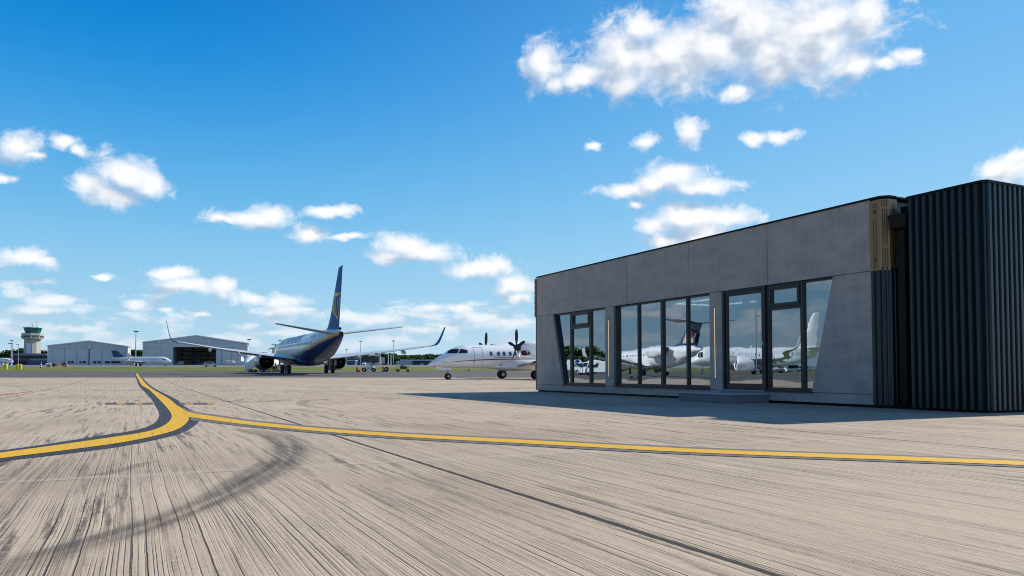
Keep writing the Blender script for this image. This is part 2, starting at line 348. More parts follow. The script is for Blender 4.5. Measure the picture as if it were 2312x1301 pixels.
# concrete apron is cut on the left (out of frame) where the taxiway asphalt starts
def conc_left(y): return -30-(18.0*max(0, min(1, (y-20)/52.0)))
sheet('concrete_apron', lambda y: [conc_left(y), -20, -8, 0, 8, 20, 60, 140], -60, 72, 0.0, M_CONC, label='sunlit brushed concrete apron with slab joints')
sheet('asphalt_taxiway', lambda y: [-400, -150, -60, -48, 0, 60, 140, 300], 72, 150, 0.0, M_ASPH, label='dark asphalt taxiway strip beyond the concrete')
sheet('asphalt_stand', lambda y: [-110, -80, conc_left(y)], -60, 72, 0.0, M_ASPH, label='asphalt stand to the left of the concrete apron')
sheet('grass', [-420, -150, -60, 0, 60, 150, 420], 150, 221, 0.004, M_GRASS, 'stuff', 'mown green grass strip between taxiway and far apron')
sheet('far_apron', [-500, -200, -60, 0, 60, 200, 500], 221, 470, 0.0, M_ASPH2, label='pale grey far apron in front of the hangars')
# ---- painted lines: ground ribbons
def paint(name, col, wear=.35, rough=.7):
    m, t, b = newmat(name); tt, ww = slab_coords(t); V = t.comb(tt, ww, 0.0)
    n = t.noise(t.comb(t.math('MULTIPLY', tt, .7), t.math('MULTIPLY', ww, 30)), 1, 4, .6); f = t.noise(V, 30, 5, .7); b2 = t.noise(V, 1.3, 4, .6)
    k = t.math('MULTIPLY', t.math('MAXIMUM', t.sstep(n, .52, .72), t.sstep(f, .6, .75)), t.math('MULTIPLY', t.sstep(b2, .25, .7, .25, 1.0), wear))
    c = t.mix(k, col, (.25, .205, .165)); c = t.mix(t.math('MULTIPLY', b2, .25), c, tuple(q_*.75 for q_ in col))
    t._in(b.inputs['Base Color'], c); b.inputs['Roughness'].default_value = rough; b.inputs['Specular IOR Level'].default_value = .25
    t._in(b.inputs['Normal'], t.bump(t.math('ADD', n, f), .35, .008)); return m
M_DGREY = paint('grey_border_paint', (.175, .165, .160), .9); M_YEL = paint('yellow_line_paint', (.80, .46, .030), .9); M_DARK = paint('dark_border_paint', (.050, .054, .066), .5)
def smooth_pts(pts, n=8):
    P = [Vector(p) for p in pts]; out = []
    for i in range(len(P)-1):
        a, b_, c, d = P[max(i-1, 0)], P[i], P[i+1], P[min(i+2, len(P)-1)]
        for k in range(n):
            u = k/n; out.append(.5*((2*b_)+(c-a)*u+(2*a-5*b_+4*c-d)*u*u+(3*b_-a-3*c+d)*u**3))
    out.append(P[-1]); return out
def ribbon(name, left, right, dz, mat, label=None, n=8, parent=None, tn=None):
    L = [onground(*p) for p in left]; Rr = [onground(*p) for p in right]
    L = smooth_pts(L, n); Rr = smooth_pts(Rr, n); rings = []
    for a, b_ in zip(L, Rr):
        rings.append([Vector((p.x, p.y, g(p.y)+dz)) for p in (a, a.lerp(b_, .5), b_)])
    mb = MB(); mb.loft(rings, closed=False, cap=False); o = mb.build(name, mat)
    return tag(o, label, None, None, 'structure')
# pixel edges (left, right) of the main curved line, its dark border, and the branch to the right
yl = [(306, 843.3), (313, 858), (321, 871), (336, 880), (357, 900), (371, 915), (384, 931), (387, 945), (370, 962), (330, 976), (250, 989), (125, 1007), (0, 1024), (-150, 1046)]
yr = [(311, 843.3), (322, 858), (334, 871), (346, 880), (380, 900), (398, 915), (416, 926), (426, 942), (420, 957), (389, 975), (290, 998), (150, 1018), (0, 1037), (-150, 1062)]
dl = [(304.5, 843.2), (309, 858), (314, 871), (322, 880), (341, 900), (350, 915), (359, 931), (358, 945), (342, 960), (305, 972), (240, 982.5), (122, 1001), (0, 1018.5), (-150, 1039)]
dr = [(313, 843.2), (326, 858), (340, 871), (356, 881), (394, 900), (413, 915), (436, 930), (450, 947), (438, 963), (402, 981), (298, 1004.5), (154, 1025), (0, 1043.5), (-150, 1069)]
ribbon('taxi_line_border', dl, dr, .004, M_DARK, 'dark painted border under the curved yellow taxi line')
bl = [(416, 929), (445, 935.5), (500, 943.5), (575, 954), (720, 968), (860, 978), (1000, 985.8), (1156, 993.5), (1330, 1003), (1600, 1017), (2000, 1031.5), (2312, 1043.5), (2500, 1051)]
br = [(424, 943), (450, 946), (500, 953), (575, 962), (720, 975.5), (860, 985.5), (1000, 993.6), (1156, 1001.8), (1330, 1011.5), (1600, 1025.5), (2000, 1040.5), (2312, 1053), (2500, 1061)]
bdl = [(412, 920), (438, 930), (500, 939), (575, 950), (720, 964), (860, 974.3), (1000, 982), (1156, 989.8), (1330, 999), (1600, 1012.5), (2000, 1027.5), (2312, 1040), (2500, 1047)]
bdr = [(432, 950), (455, 951.5), (500, 957.5), (575, 966), (720, 979.3), (860, 989.5), (1000, 997.6), (1156, 1006), (1330, 1016), (1600, 1029.5), (2000, 1044), (2312, 1056.5), (2500, 1064.5)]
ribbon('branch_line_border', bdl, bdr, .0055, M_DGREY, 'grey painted border under the straighter yellow branch line')
ribbon('taxi_line', yl, yr, .008, M_YEL, 'yellow taxi line curving to the left edge')
ribbon('branch_line', bl, br, .0095, M_YEL, 'yellow branch line running to the right edge')
def bar(name, x0, x1, r0, r1, dz, mat, label=None):
    return ribbon(name, [(x0, r0), (x1, r0)], [(x0, r1), (x1, r1)], dz, mat, label, 2)
M_YELF = paint('worn_yellow_paint', (.50, .33, .085), 1.0); M_DARKF = paint('worn_dark_paint', (.125, .115, .105), .9)
for i, (a, b_, mm) in enumerate([(238, 263, M_DARK), (263, 283, M_YEL), (283, 305, M_DARK), (305, 322, M_YEL), (322, 345, M_DARK), (404, 418, M_DARK), (418, 436, M_YEL), (436, 468, M_DARK), (468, 486, M_YEL)]):
    bar('cross_bar_dash', a, b_, 909.6, 914.0, .0045, M_YELF if mm is M_YEL else M_DARKF, 'worn black and yellow dash of the bar across the taxi line')
# ---- tyre marks and tar lines (stains with a shape of their own)
def stain(name, col, dens):
    m, t, b = newmat(name); tt, ww = slab_coords(t); V = t.comb(tt, ww, 0.0)
    n = t.noise(t.comb(t.math('MULTIPLY', tt, .9), t.math('MULTIPLY', ww, 26)), 1, 4, .6); f = t.noise(V, 2.2, 5, .7); f2 = t.noise(V, 30, 4, .7)
    u = t.sep(t.n.new('ShaderNodeUVMap').outputs[0])
    edge = t.math('MULTIPLY', t.sstep(u[0], 0, .35), t.sstep(u[0], 1, .65)); end = t.math('MULTIPLY', t.sstep(u[1], 0, .12), t.sstep(u[1], 1, .88))
    lanes = t.sstep(t.noise(t.comb(t.math('MULTIPLY', u[0], 9), t.math('MULTIPLY', u[1], 3)), 1, 3, .6), .25, .7, .35, 1)
    k = t.math('MULTIPLY', t.math('MULTIPLY', edge, end), t.math('MULTIPLY', t.sstep(t.math('ADD', t.math('MULTIPLY', n, .55), t.math('MULTIPLY', f, .45)), .22, .60), t.math('MULTIPLY', lanes, dens)))
    k = t.math('MULTIPLY', k, t.sstep(f2, .25, .55, .55, 1))
    tr = t.n.new('ShaderNodeBsdfTransparent'); mx = t.n.new('ShaderNodeMixShader'); out = t.n['Material Output']
    b.inputs['Base Color'].default_value = tuple(col)+(1,); b.inputs['Roughness'].default_value = .8
    t._in(mx.inputs[0], k); t.l.new(tr.outputs[0], mx.inputs[1]); t.l.new(b.outputs[0], mx.inputs[2]); t.l.new(mx.outputs[0], out.inputs[0]); return m
M_RUB = stain('tyre_rubber', (.095, .088, .082), .40); M_RUB2 = stain('faint_tyre_rubber', (.09, .085, .082), .38)
def skid(pts, mat, label, dz, n=10):
    C = smooth_pts([onground(a, b_) for a, b_, w in pts], n); ws = [w for a, b_, w in pts]; rings = []; N = len(C)
    for i, p in enumerate(C):
        d = (C[min(i+1, N-1)]-C[max(i-1, 0)]); d.z = 0; d.normalize(); nn = Vector((-d.y, d.x, 0))
        k = i/n; j = min(int(k), len(ws)-2); w = ws[j]+(ws[j+1]-ws[j])*(k-j)
        rings.append([Vector((q_.x, q_.y, g(q_.y)+dz)) for q_ in (p+nn*(w*e) for e in (-.5, -.25, 0, .25, .5))])
    mb = MB(); mb.loft(rings, closed=False, cap=False); o = mb.build('tyre_mark', mat)
    uv = o.data.uv_layers.new(name='UVMap')
    for lp in o.data.loops:
        vi = lp.vertex_index; uv.data[lp.index].uv = ((vi % 5)/4, (vi//5)/(N-1))
    return tag(o, label, None, None, 'structure')
skid([(-420, 1420, .32), (-60, 1308, .34), (150, 1243, .36), (330, 1188, .40), (470, 1133, .44), (570, 1085, .48), (640, 1045, .5), (655, 1010, .6), (625, 985, .5), (560, 972, .35), (510, 968, .25)], M_RUB, 'broad dark tyre mark sweeping from the lower left and hooking back', .0035)
skid([(-60, 1296, .10), (150, 1234, .11), (330, 1181, .12), (470, 1126, .12), (560, 1084, .13), (622, 1046, .15), (636, 1012, .17), (606, 988, .14), (545, 972, .1)], M_RUB2, 'narrow darker tread track along the inner edge of the broad tyre mark', .0052)
skid([(250, 1228, .07), (400, 1174, .09), (520, 1122, .10), (610, 1076, .12), (664, 1036, .15), (674, 1008, .17), (640, 982, .12)], M_RUB2, 'narrow darker tread track along the outer edge of the broad tyre mark', .0058)
skid([(470, 1128, .25), (540, 1085, .3), (590, 1055, .3), (610, 1042, .2)], M_RUB2, 'short faint tyre smear beside the broad tyre mark', .0048)
skid([(190, 1074, .12), (250, 1068, .18), (310, 1052, .2), (360, 1040, .12)], M_RUB2, 'faint grey tyre scuff under the left yellow line', .0042)
skid([(770, 901, .25), (700, 904, .35), (682, 911, .45), (700, 918, .35), (745, 922, .2)], M_RUB2, 'faint crescent tyre scuff right of the taxi line', .0042)
skid([(500, 905, .3), (560, 909, .5), (620, 905, .5), (660, 902, .3)], M_RUB2, 'faint smudge right of the dashed bar', .0046)
skid([(-40, 882.3, .25), (200, 882.8, .35), (500, 881.5, .35), (800, 881, .25), (1000, 881.5, .2)], M_RUB, 'thin dark tar line across the far apron', .0042, 4)
M_RED = paint('faded_red_paint', (.42, .10, .07), .9)
ribbon('red_line', [(-40, 897.5), (20, 889.5), (75, 884)], [(-40, 899.3), (20, 890.8), (75, 884.8)], .006, M_RED, 'faded red line at the far left of the concrete')
# ------------------------------------------------------------------ the grey pavilion
def fibre():
    m, t, b = newmat('fibre_cement'); p = t.obj()
    n = t.noise(t.vec('MULTIPLY', p, (1, 1, 2.2)), 1.3, 6, .68); v = t.noise(t.vec('MULTIPLY', p, (5, 5, .5)), 1.2, 5, .65); f = t.noise(p, 60, 4, .7)
    c = t.mix(t.sstep(n, .32, .68), (.37, .335, .312), (.52, .472, .442)); c = t.mix(t.math('MULTIPLY', t.sstep(v, .35, .75), .5), c, (.56, .51, .47))
    c = t.mix(t.math('MULTIPLY', f, .22), c, (.27, .24, .225))
    t._in(b.inputs['Base Color'], c); b.inputs['Roughness'].default_value = .62; b.inputs['Specular IOR Level'].default_value = .4
    t._in(b.inputs['Normal'], t.bump(t.math('ADD', f, t.math('MULTIPLY', v, .5)), .15, .004)); return m
M_FIB = fibre()
M_FRAME = pm('anthracite_frame', (.020, .022, .027), .38, .0, .1, 6, 0, coat=.1)
M_CORR = pm('corrugated_dark_steel', (.024, .036, .050), .27, .3, .18, 1.2, .04, 30, stretch=(3, 3, .4))
M_BLACK = pm('black_metal', (.007, .008, .009), .5, .0, .1, 4, spec=.2)
M_BRONZE = pm('bronze_panel', (.35, .222, .112), .42, .35, .1, 3, .03, 50)
M_HOLE = pm('perforation_dark', (.03, .02, .012), .8)
M_ROOF = pm('roof_membrane', (.10, .10, .105), .8)
M_INT = pm('interior_wall', (.30, .31, .33), .8); M_INTF = pm('interior_floor', (.12, .12, .125), .5); M_CEIL = pm('interior_ceiling', (.5, .5, .5), .8)
M_LED = emis('warm_light_strip', (1.0, .74, .46), .8); M_LEDW = emis('ceiling_light_strip', (.95, 1.0, 1.0), 5.0)
M_STEEL = pm('brushed_steel', (.62, .63, .65), .45, .6, .06, 8, stretch=(1, 1, 12)); M_STEPT = pm('step_stone_shaded', (.17, .175, .19), .55, 0, .12, 3, .05)  # step riser stone darkened: the shade on its front is in the colour
M_WHITE = pm('white_plastic', (.75, .76, .78), .4); M_THR = pm('threshold_grating', (.42, .42, .44), .5, .4, .3, 30)
def glassmat():
    m, t, b = newmat('coated_glass'); p = t.obj(); out = t.n['Material Output']
    w = t.noise(t.vec('MULTIPLY', p, (.7, 1, 1.9)), .75, 2, .45)
    bm_ = t.bump(w, .10, .03)
    gl = t.n.new('ShaderNodeBsdfGlossy'); gl.inputs['Roughness'].default_value = .004; gl.inputs['Color'].default_value = (.76, .84, .92, 1); t.l.new(bm_, gl.inputs['Normal'])
    tr = t.n.new('ShaderNodeBsdfTransparent'); tr.inputs['Color'].default_value = (.42, .50, .52, 1)
    lw = t.n.new('ShaderNodeLayerWeight'); lw.inputs['Blend'].default_value = .5
    f = t.lin(lw.outputs['Facing'], 0, 1, .42, .92)
    mx = t.n.new('ShaderNodeMixShader'); t._in(mx.inputs[0], f); t.l.new(tr.outputs[0], mx.inputs[1]); t.l.new(gl.outputs[0], mx.inputs[2]); t.l.new(mx.outputs[0], out.inputs[0])
    return m
M_GLASS = glassmat()
P0 = Vector((.955, 29.83, 0)); U = Vector((6.645, -13.63, 0)).normalized(); I_ = Vector((-U.y, U.x, 0))
BRZ = math.atan2(U.y, U.x)
def fac(px, py, off=0.0):      # pixel -> (s, z) on the facade plane, off metres behind it
    d = ray(px, py); q_ = P0+I_*off; k = (q_-CAM).dot(I_)/d.dot(I_); P = CAM+d*k-P0
    return (P.dot(U), P.z)
def sx(px, py=790, off=0.0): return fac(px, py, off)[0]
B = thing('pavilion_building', P0, BRZ, 'grey panelled single storey pavilion with dark corrugated end, mirror glass and slanted window bands', 'building')
ZT, ZS, ZTOP, ZB, ZP = 2.87, .30, 4.38, .06, .275
S0, S1 = 0.02, sx(1971); DEP = 9.0
gapj = .006
def panel(poly, name='cladding_panel', mat=None, y0=-.012, y1=.018): return MB().prism(poly, y0, y1).build(name, mat or M_FIB, B, bevel=.003)
def rect(a, b_, z0, z1): return [(a, z0), (b_, z0), (b_, z1), (a, z1)]
# slant lines
aT, aB = sx(1249, 714), sx(1271, 868); cT_, cB = sx(1881, 632), sx(1833, 886)
def lineS(top, bot, z): return bot+(top-bot)*(z-ZS)/(ZT-ZS)
a1 = sx(1367); b0, b1 = sx(1387), sx(1603); d0, d1 = sx(1631), sx(1727.5)
# upper band panels
ub = [S0]+[sx(p, 640) for p in (1305, 1417, 1556, 1734)]+[S1]
for i in range(5): panel(rect(ub[i]+gapj, ub[i+1]-gapj, ZT+.012, ZTOP))
# middle panels: left trapezoid, two piers, right trapezoid
panel([(S0, ZP+.01), (lineS(aT, aB, ZP+.01)-.005, ZP+.01), (lineS(aT, aB, ZT)-.005, ZT), (S0, ZT)], 'slanted_panel')
panel(rect(a1+.004, b0-.004, ZP+.01, ZT), 'pier_panel')
panel(rect(b1+.004, d0-.004, ZP+.01, ZT), 'pier_panel')
panel([(lineS(cT_, cB, ZP+.01)+.005, ZP+.01), (S1-.004, ZP+.01), (S1-.004, ZT), (lineS(cT_, cB, ZT)+.005, ZT)], 'slanted_panel')
pl = [S0]+[sx(p, 880) for p in (1306.5, 1417, 1535, 1739)]+[S1]
for i in range(5):
    panel(rect(pl[i]+gapj, pl[i+1]-gapj, ZB, ZP), 'plinth_panel')
# backing structure behind the cladding (dark, seen only in the joints), walls, roof, floor
w = MB()
w.box(S0+.01, S1+.3, .02, .22, ZT+.014, ZTOP-.02)
w.box(S0+.01, S1+.1, .02, .2, ZB+.03, ZS-.05)
w.prism([(S0+.01, ZS-.06), (aB-.05, ZS-.06), (aT-.05, ZT+.07), (S0+.01, ZT+.012)], .021, .2)
w.box(a1+.02, b0-.02, .021, .2, ZS-.06, ZT+.012); w.box(b1+.02, d0-.02, .021, .2, ZS-.06, ZT+.012)
w.prism([(cB+.05, ZS-.06), (S1+.1, ZS-.06), (S1+.1, ZT+.07), (cT_+.05, ZT+.012)], .021, .2)
w.build('backing_wall', M_BLACK, B)
w = MB(); w.box(S0+.01, S0+.2, .23, DEP, .03, ZTOP-.02); w.box(S0+.21, S1+.2, DEP-.2, DEP-.003, .03, ZTOP-.02); w.box(S1+.02, S1+.22, .48, DEP-.21, .03, ZTOP-.02); w.build('side_wall', M_CORR, B)
w = MB(); w.box(S0+.22, S1, .23, 5.4, ZB+.03, ZP-.02); w.build('floor', M_INTF, B)
w = MB(); w.box(S0+.22, S1, 5.4, 5.5, ZP, ZT+.029); w.box(S0+.21, S0+.28, .3, 5.39, ZP, ZT+.029); w.box(S1-.1, S1, .3, 5.39, ZP, ZT+.029); w.box(sx(1520), sx(1520)+.12, 2.6, 5.39, ZP, ZT+.029); w.build('interior_wall', M_INT, B)
w = MB(); w.box(S0+.22, S1, .3, 5.4, ZT+.03, ZT+.08); w.build('ceiling', M_CEIL, B)
# corner plan path of the right end: facade face, splay, return into the recess
cs = S1+.006
path = [(cs, -.012), (cs+.235, -.012), (cs+.35, .11), (cs+.35, .46)]
w = MB(); w.slab([(S0-.015, -.03), (cs+.245, -.03), (cs+.37, .10), (cs+.37, DEP), (S0-.015, DEP)], ZTOP+.003, ZTOP+.033); w.build('roof', M_ROOF, B)
w = MB(); w.slab([(S0-.03, -.045), (cs+.25, -.045), (cs+.385, .095), (cs+.385, .30), (cs+.375, .30), (cs+.375, .105), (cs+.243, -.032), (S0-.03, -.032)], ZTOP-.004, ZTOP+.036); w.build('roof_edge', M_BLACK, B)
def corrugated(name, pts, z0, z1, pitch, dep, mat, closed_top=True, parent=B):
    pts = [Vector((p[0], p[1], 0)) for p in pts]; out = []
    for a, b_ in zip(pts, pts[1:]):
        d = (b_-a); L = d.length; d.normalize(); n = Vector((d.y, -d.x, 0)); k = max(1, round(L/pitch)); pp = L/k
        for i in range(k):
            for f, h in ((0, -dep*.6), (.14, dep), (.56, dep), (.72, -dep*.6)):
                out.append(a+d*(pp*(i+f))+n*h)
    out.append(pts[-1])
    mb = MB(); mb.loft([[Vector((p.x, p.y, z)) for p in out] for z in (z0, z1)], closed=False, cap=False)
    o = mb.build(name, mat, parent); return o
# dark wall under the bronze corner
corrugated('corner_cladding', path, ZB, ZT+.05, .105, .022, M_CORR)
# bronze corner: folded perforated sheet
bp = [(cs-.012, -.035), (cs+.24, -.035), (cs+.372, .10), (cs+.372, .33)]
inn = [(cs-.012, -.02), (cs+.235, -.02), (cs+.357, .105), (cs+.357, .33)]
def facet_frame(a, b_):
    a, b_ = Vector((a[0], a[1], 0)), Vector((b_[0], b_[1], 0)); d = (b_-a).normalized(); n = Vector((d.y, -d.x, 0)); return a, d, n, (b_-a).length
holes = MB(); holes.slab(bp+inn[::-1], ZT-.005, ZTOP-.035)
def disc(mb, c, d, n, r):
    vs = [c+d*(r*math.cos(2*PI*k/8))+Vector((0, 0, 1))*(r*1.25*math.sin(2*PI*k/8)) for k in range(8)]
    mb.add([v+n*.0035 for v in vs]+[v+n*.0002 for v in vs], [tuple(range(8))]+[(i, (i+1) % 8, 8+(i+1) % 8, 8+i) for i in range(8)], 1)
def cross(mb, c, d, n, r):
    z = Vector((0, 0, 1))
    for s in (1, -1):
        e = (d*s+z*1.25).normalized(); p = e.cross(n).normalized()
        h = .0035 if s > 0 else .0045
        vs = [c+e*r*a_+p*(.011*b_)+n*h for a_, b_ in ((-1, -1), (1, -1), (1, 1), (-1, 1))]; vs += [v-n*(h-.0002) for v in vs]
        mb.add(vs, [(0, 1, 2, 3), (0, 4, 5, 1), (1, 5, 6, 2), (2, 6, 7, 3), (3, 7, 4, 0)], 1)
H = ZTOP-.035-ZT
for fi in range(3):
    a, d, n, L = facet_frame(bp[fi], bp[fi+1])
    if fi == 1:
        for r_ in range(30):
            if r_ in (9, 26): continue
            for c_ in range(3): disc(holes, a+d*(L*(.27+.23*c_))+Vector((0, 0, ZT+.05+H*.94*r_/29+(.01 if c_ == 1 else 0))), d, n, .0145)
    else:
        zz = [.035, .065, .095]+[.20+k*.033 for k in range(17)]+[.90, .935]
        for f in zz:
            for c_ in range(2): disc(holes, a+d*(L*(.42+.25*c_))+Vector((0, 0, ZT+H*f)), d, n, .0135)
        for f in (.145, .83): cross(holes, a+d*(L*.54)+Vector((0, 0, ZT+H*f)), d, n, .06)
brz = holes.build('bronze_corner_panel', [M_BRONZE, M_HOLE], B)
# left end: thin bronze fin wrapping the far corner, dark corner post below
w = MB(); w.box(S0-.14, S0-.006, -.03, .30, ZT-.01, ZTOP-.035); 
for k in range(30): w.box(S0-.146, S0-.02, -.036, -.031, ZT+.03+k*.048, ZT+.052+k*.048, 1)
lf = w.build('bronze_end_panel', [M_BRONZE, M_HOLE], B)
w = MB(); w.box(S0-.075, S0-.006, -.012, .25, ZB, ZT-.015); w.build('corner_post', M_CORR, B)
# recess with hopper and downpipe, then the second corrugated block
r0, r1 = cs+.36, sx(2056, 700)
w = MB(); w.box(r0, r1, .46, .5, ZB, 4.20); w.build('recess_wall', M_BLACK, B)
S2 = sx(2229, 700); Z2 = 4.215
blk = [(r1, .46), (r1, 0), (S2-.05, 0), (S2, .05), (S2, DEP)]
corrugated('corrugated_cladding', blk, .05, Z2, .148, .040, M_CORR)
w = MB(); w.slab([(r1+.01, .02), (S2-.06, .02), (S2-.02, .06), (S2-.02, DEP), (r1+.01, DEP)], .03, Z2-.02); w.build('block_core', M_BLACK, B)
w = MB(); w.slab([(r1-.02, -.05), (S2-.03, -.05), (S2+.05, .03), (S2+.05, DEP), (r1-.02, DEP)], Z2+.001, Z2+.05); w.build('block_roof', M_BLACK, B)
w = MB(); w.slab([(r1-.25, .3), (r1-.021, .3), (r1-.021, DEP), (r1-.25, DEP)], 4.19, 4.24); w.build('gutter_roof', M_BLACK, B)
hx = (r0+r1)/2+.06
w = MB()
def rr(z, hw, y0, y1): return [Vector((hx-hw, y0, z)), Vector((hx+hw, y0, z)), Vector((hx+hw, y1, z)), Vector((hx-hw, y1, z))]
w.loft([rr(3.62, .11, .02, .28), rr(3.68, .18, -.07, .30), rr(3.92, .205, -.10, .30)]); w.loft([rr(3.921, .22, -.115, .31), rr(3.945, .22, -.115, .31)])
hp = w.build('rainwater_hopper', M_BLACK, B)
w = MB(); w.box(hx-.075, hx+.075, .03, .18, .16, 3.63); w.loft([[Vector((hx-.075, .03, .16)), Vector((hx+.075, .03, .16)), Vector((hx+.075, .18, .16)), Vector((hx-.075, .18, .16))], [Vector((hx-.075, -.08, .07)), Vector((hx+.075, -.08, .07)), Vector((hx+.075, .06, .04)), Vector((hx-.075, .06, .04))]])
for z in (.7, 2.0, 3.2): w.box(hx-.095, hx+.095, .02, .2, z, z+.05)
w.build('downpipe', M_BLACK, B)
w = MB(); w.box(S0, S1+.36, .05, .3, .003, ZB-.005); w.box(r0, S2-.1, .1, .3, .003, .05); w.build('base_gap', M_BLACK, B)
# --- glazing
YF, YG = .045, .10                 # frame front, glass
def glz(poly, parent, name='pane'): return MB().prism(poly, YG, YG+.02).build(name, M_GLASS, parent)
def vbar(mb, st, sb, hw, z0, z1, y0=YF, y1=YG+.06):      # mullion that may slant
    f = lambda z: sb+(st-sb)*(z-ZS)/(ZT-ZS)
    mb.prism([(f(z0)-hw, z0), (f(z0)+hw, z0), (f(z1)+hw, z1), (f(z1)-hw, z1)], y0, y1)
def hbar(mb, a, b_, z0, z1, y0=YF+.003, y1=YG+.057): mb.box(a, b_, y0, y1, z0, z1)
def sill(parent, a, b_):
    w = MB(); w.prism([(a, ZS-.035), (b_, ZS-.035), (b_, ZS-.005), (a, ZS-.005)], -.055, .13); w.build('sill', M_FRAME, parent)
FB = .045
# window A (left, slanted on its left side)
w = MB(); vbar(w, aT+FB+.02, aB+FB+.02, FB+.02, ZS, ZT, -.005, YG+.06); m1, m2 = sx(1286.3), sx(1329.5); vbar(w, m1, m1, .052, ZS, ZT); vbar(w, m2, m2, .052, ZS, ZT); vbar(w, a1-.012, a1-.012, .02, ZS, ZT)
zt1 = fac(1309, 738)[1]
hbar(w, aT, a1, ZT-.05, ZT); hbar(w, aB, a1, ZS, ZS+.075); hbar(w, m1+.05, m2-.05, zt1-.05, zt1+.03)
vz0, vz1 = zt1+.035, ZT-.055
for (x0, x1, z0, z1) in ((m1+.053, m1+.125, vz0, vz1), (m2-.125, m2-.053, vz0, vz1)): hbar(w, x0, x1, z0, z1, YF-.02, YG+.05)
hbar(w, m1+.126, m2-.126, vz1-.075, vz1, YF-.02, YG+.05); hbar(w, m1+.126, m2-.126, vz0, vz0+.085, YF-.02, YG+.05)
wA = w.build('window', M_FRAME, B); wA['label'] = 'three bay window with slanted left edge and a small vent'
sill(wA, aB-.05, a1+.01)
glz([(lineS(aT, aB, ZS+.07)+.1, ZS+.07), (m1-.045, ZS+.07), (m1-.045, ZT-.045), (lineS(aT, aB, ZT-.045)+.1, ZT-.045)], wA)
glz(rect(m1+.045, m2-.045, ZS+.07, zt1-.045), wA); glz(rect(m1+.12, m2-.12, vz0+.08, vz1-.07), wA, 'vent_pane'); glz(rect(m2+.045, a1-.025, ZS+.07, ZT-.045), wA)
# window B (four tall panes)
w = MB(); mm = [sx(1438), sx(1491.5), sx(1548.5)]
vbar(w, b0+.055, b0+.055, .055, ZS, ZT, -.004, YG+.06)
for s_, h_ in zip(mm, (.035, .055, .035)): vbar(w, s_, s_, h_, ZS, ZT)
vbar(w, b1-.012, b1-.012, .014, ZS, ZT); hbar(w, b0, b1, ZT-.045, ZT); hbar(w, b0, b1, ZS, ZS+.085)
wB = w.build('window', M_FRAME, B); wB['label'] = 'wide window of four tall panes'
sill(wB, b0-.03, b1+.01)
ed = [b0+.1]+mm+[b1-.02]
for i in range(4): glz(rect(ed[i]+(.0 if i == 0 else .03), ed[i+1]-.03*(i < 3), ZS+.08, ZT-.04), wB)
# door
w = MB(); vbar(w, d0+.035, d0+.035, .035, ZP+.012, ZT, .0, YG+.06); vbar(w, d1-.03, d1-.03, .035, ZP+.012, ZT, .0, YG+.06); hbar(w, d0+.07, d1-.065, ZT-.04, ZT, .005)
dr_ = w.build('door', M_FRAME, B); dr_['label'] = 'glazed entrance door with a long steel pull handle'
l0, l1, lz0, lz1 = d0+.075, d1-.07, ZP+.04, ZT-.045
w = MB(); w.box(l0, l0+.085, .04, .11, lz0, lz1); w.box(l1-.085, l1, .04, .11, lz0, lz1); w.box(l0+.086, l1-.086, .042, .108, lz1-.10, lz1); w.box(l0+.086, l1-.086, .042, .108, lz0, lz0+.14); w.build('door_leaf', M_FRAME, dr_)
MB().prism(rect(l0+.08, l1-.08, lz0+.135, lz1-.095), .07, .09).build('pane', M_GLASS, dr_)
hs_ = sx(1707.5, 760, -.06); w = MB(); w.tube([(hs_, -.065, .78), (hs_, -.065, 2.30)], .017, 12)
for z in (.92, 2.14): w.tube([(hs_, -.065, z), (hs_+.04, .04, z)], .009, 8)
w.build('handle', M_STEEL, dr_, smooth=True)
w = MB(); w.box(l1-.05, l1-.02, .03, .042, 1.42, 1.5); w.build('lock', M_WHITE, dr_)
w = MB(); w.box(d0-.02, d1+.02, -.10, .2, ZP-.002, ZP+.022); w.build('threshold', M_THR, dr_)
# window C (vent over pane, then pane slanted on its right side)
c0 = d1+.01; c1 = sx(1808)
w = MB(); vbar(w, c0+.04, c0+.04, .035, ZS, ZT); vbar(w, c1, c1, .045, ZS, ZT); zt2 = fac(1768, 693)[1]
hbar(w, c0, cT_-.01, ZT-.045, ZT); hbar(w, c0, cB-.01, ZS, ZS+.075); hbar(w, c0+.076, c1-.046, zt2-.05, zt2+.02)
vbar(w, cT_-.012, cB-.012, .012, ZS, ZT)
vz0, vz1 = zt2+.025, ZT-.05
for (x0, x1) in ((c0+.078, c0+.14), (c1-.125, c1-.047)): hbar(w, x0, x1, vz0, vz1, YF-.02, YG+.05)
hbar(w, c0+.141, c1-.126, vz1-.075, vz1, YF-.02, YG+.05); hbar(w, c0+.141, c1-.126, vz0, vz0+.08, YF-.02, YG+.05)
wC = w.build('window', M_FRAME, B); wC['label'] = 'window beside the door with slanted right edge and a vent'
sill(wC, c0+.01, cB+.03)
glz(rect(c0+.07, c1-.04, ZS+.07, zt2-.045), wC); glz(rect(c0+.135, c1-.12, vz0+.075, vz1-.07), wC, 'vent_pane')
glz([(c1+.04, ZS+.07), (lineS(cT_, cB, ZS+.07)-.02, ZS+.07), (lineS(cT_, cB, ZT-.04)-.02, ZT-.04), (c1+.04, ZT-.04)], wC)
# vertical light strips in the piers
for px, r0_, r1_ in ((1375, 722, 852), (1614.3, 694, 856)):
    s_, z1_ = fac(px, r0_); z0_ = fac(px, r1_)[1]
    w = MB(); w.box(s_-.028, s_+.026, -.016, -.0125, z0_, z1_); ls = w.build('light_strip', M_BLACK, B)
    w = MB(); w.box(s_-.006, s_+.012, -.022, -.0165, z0_+.02, z1_-.02); w.build('lamp', M_LED, ls)
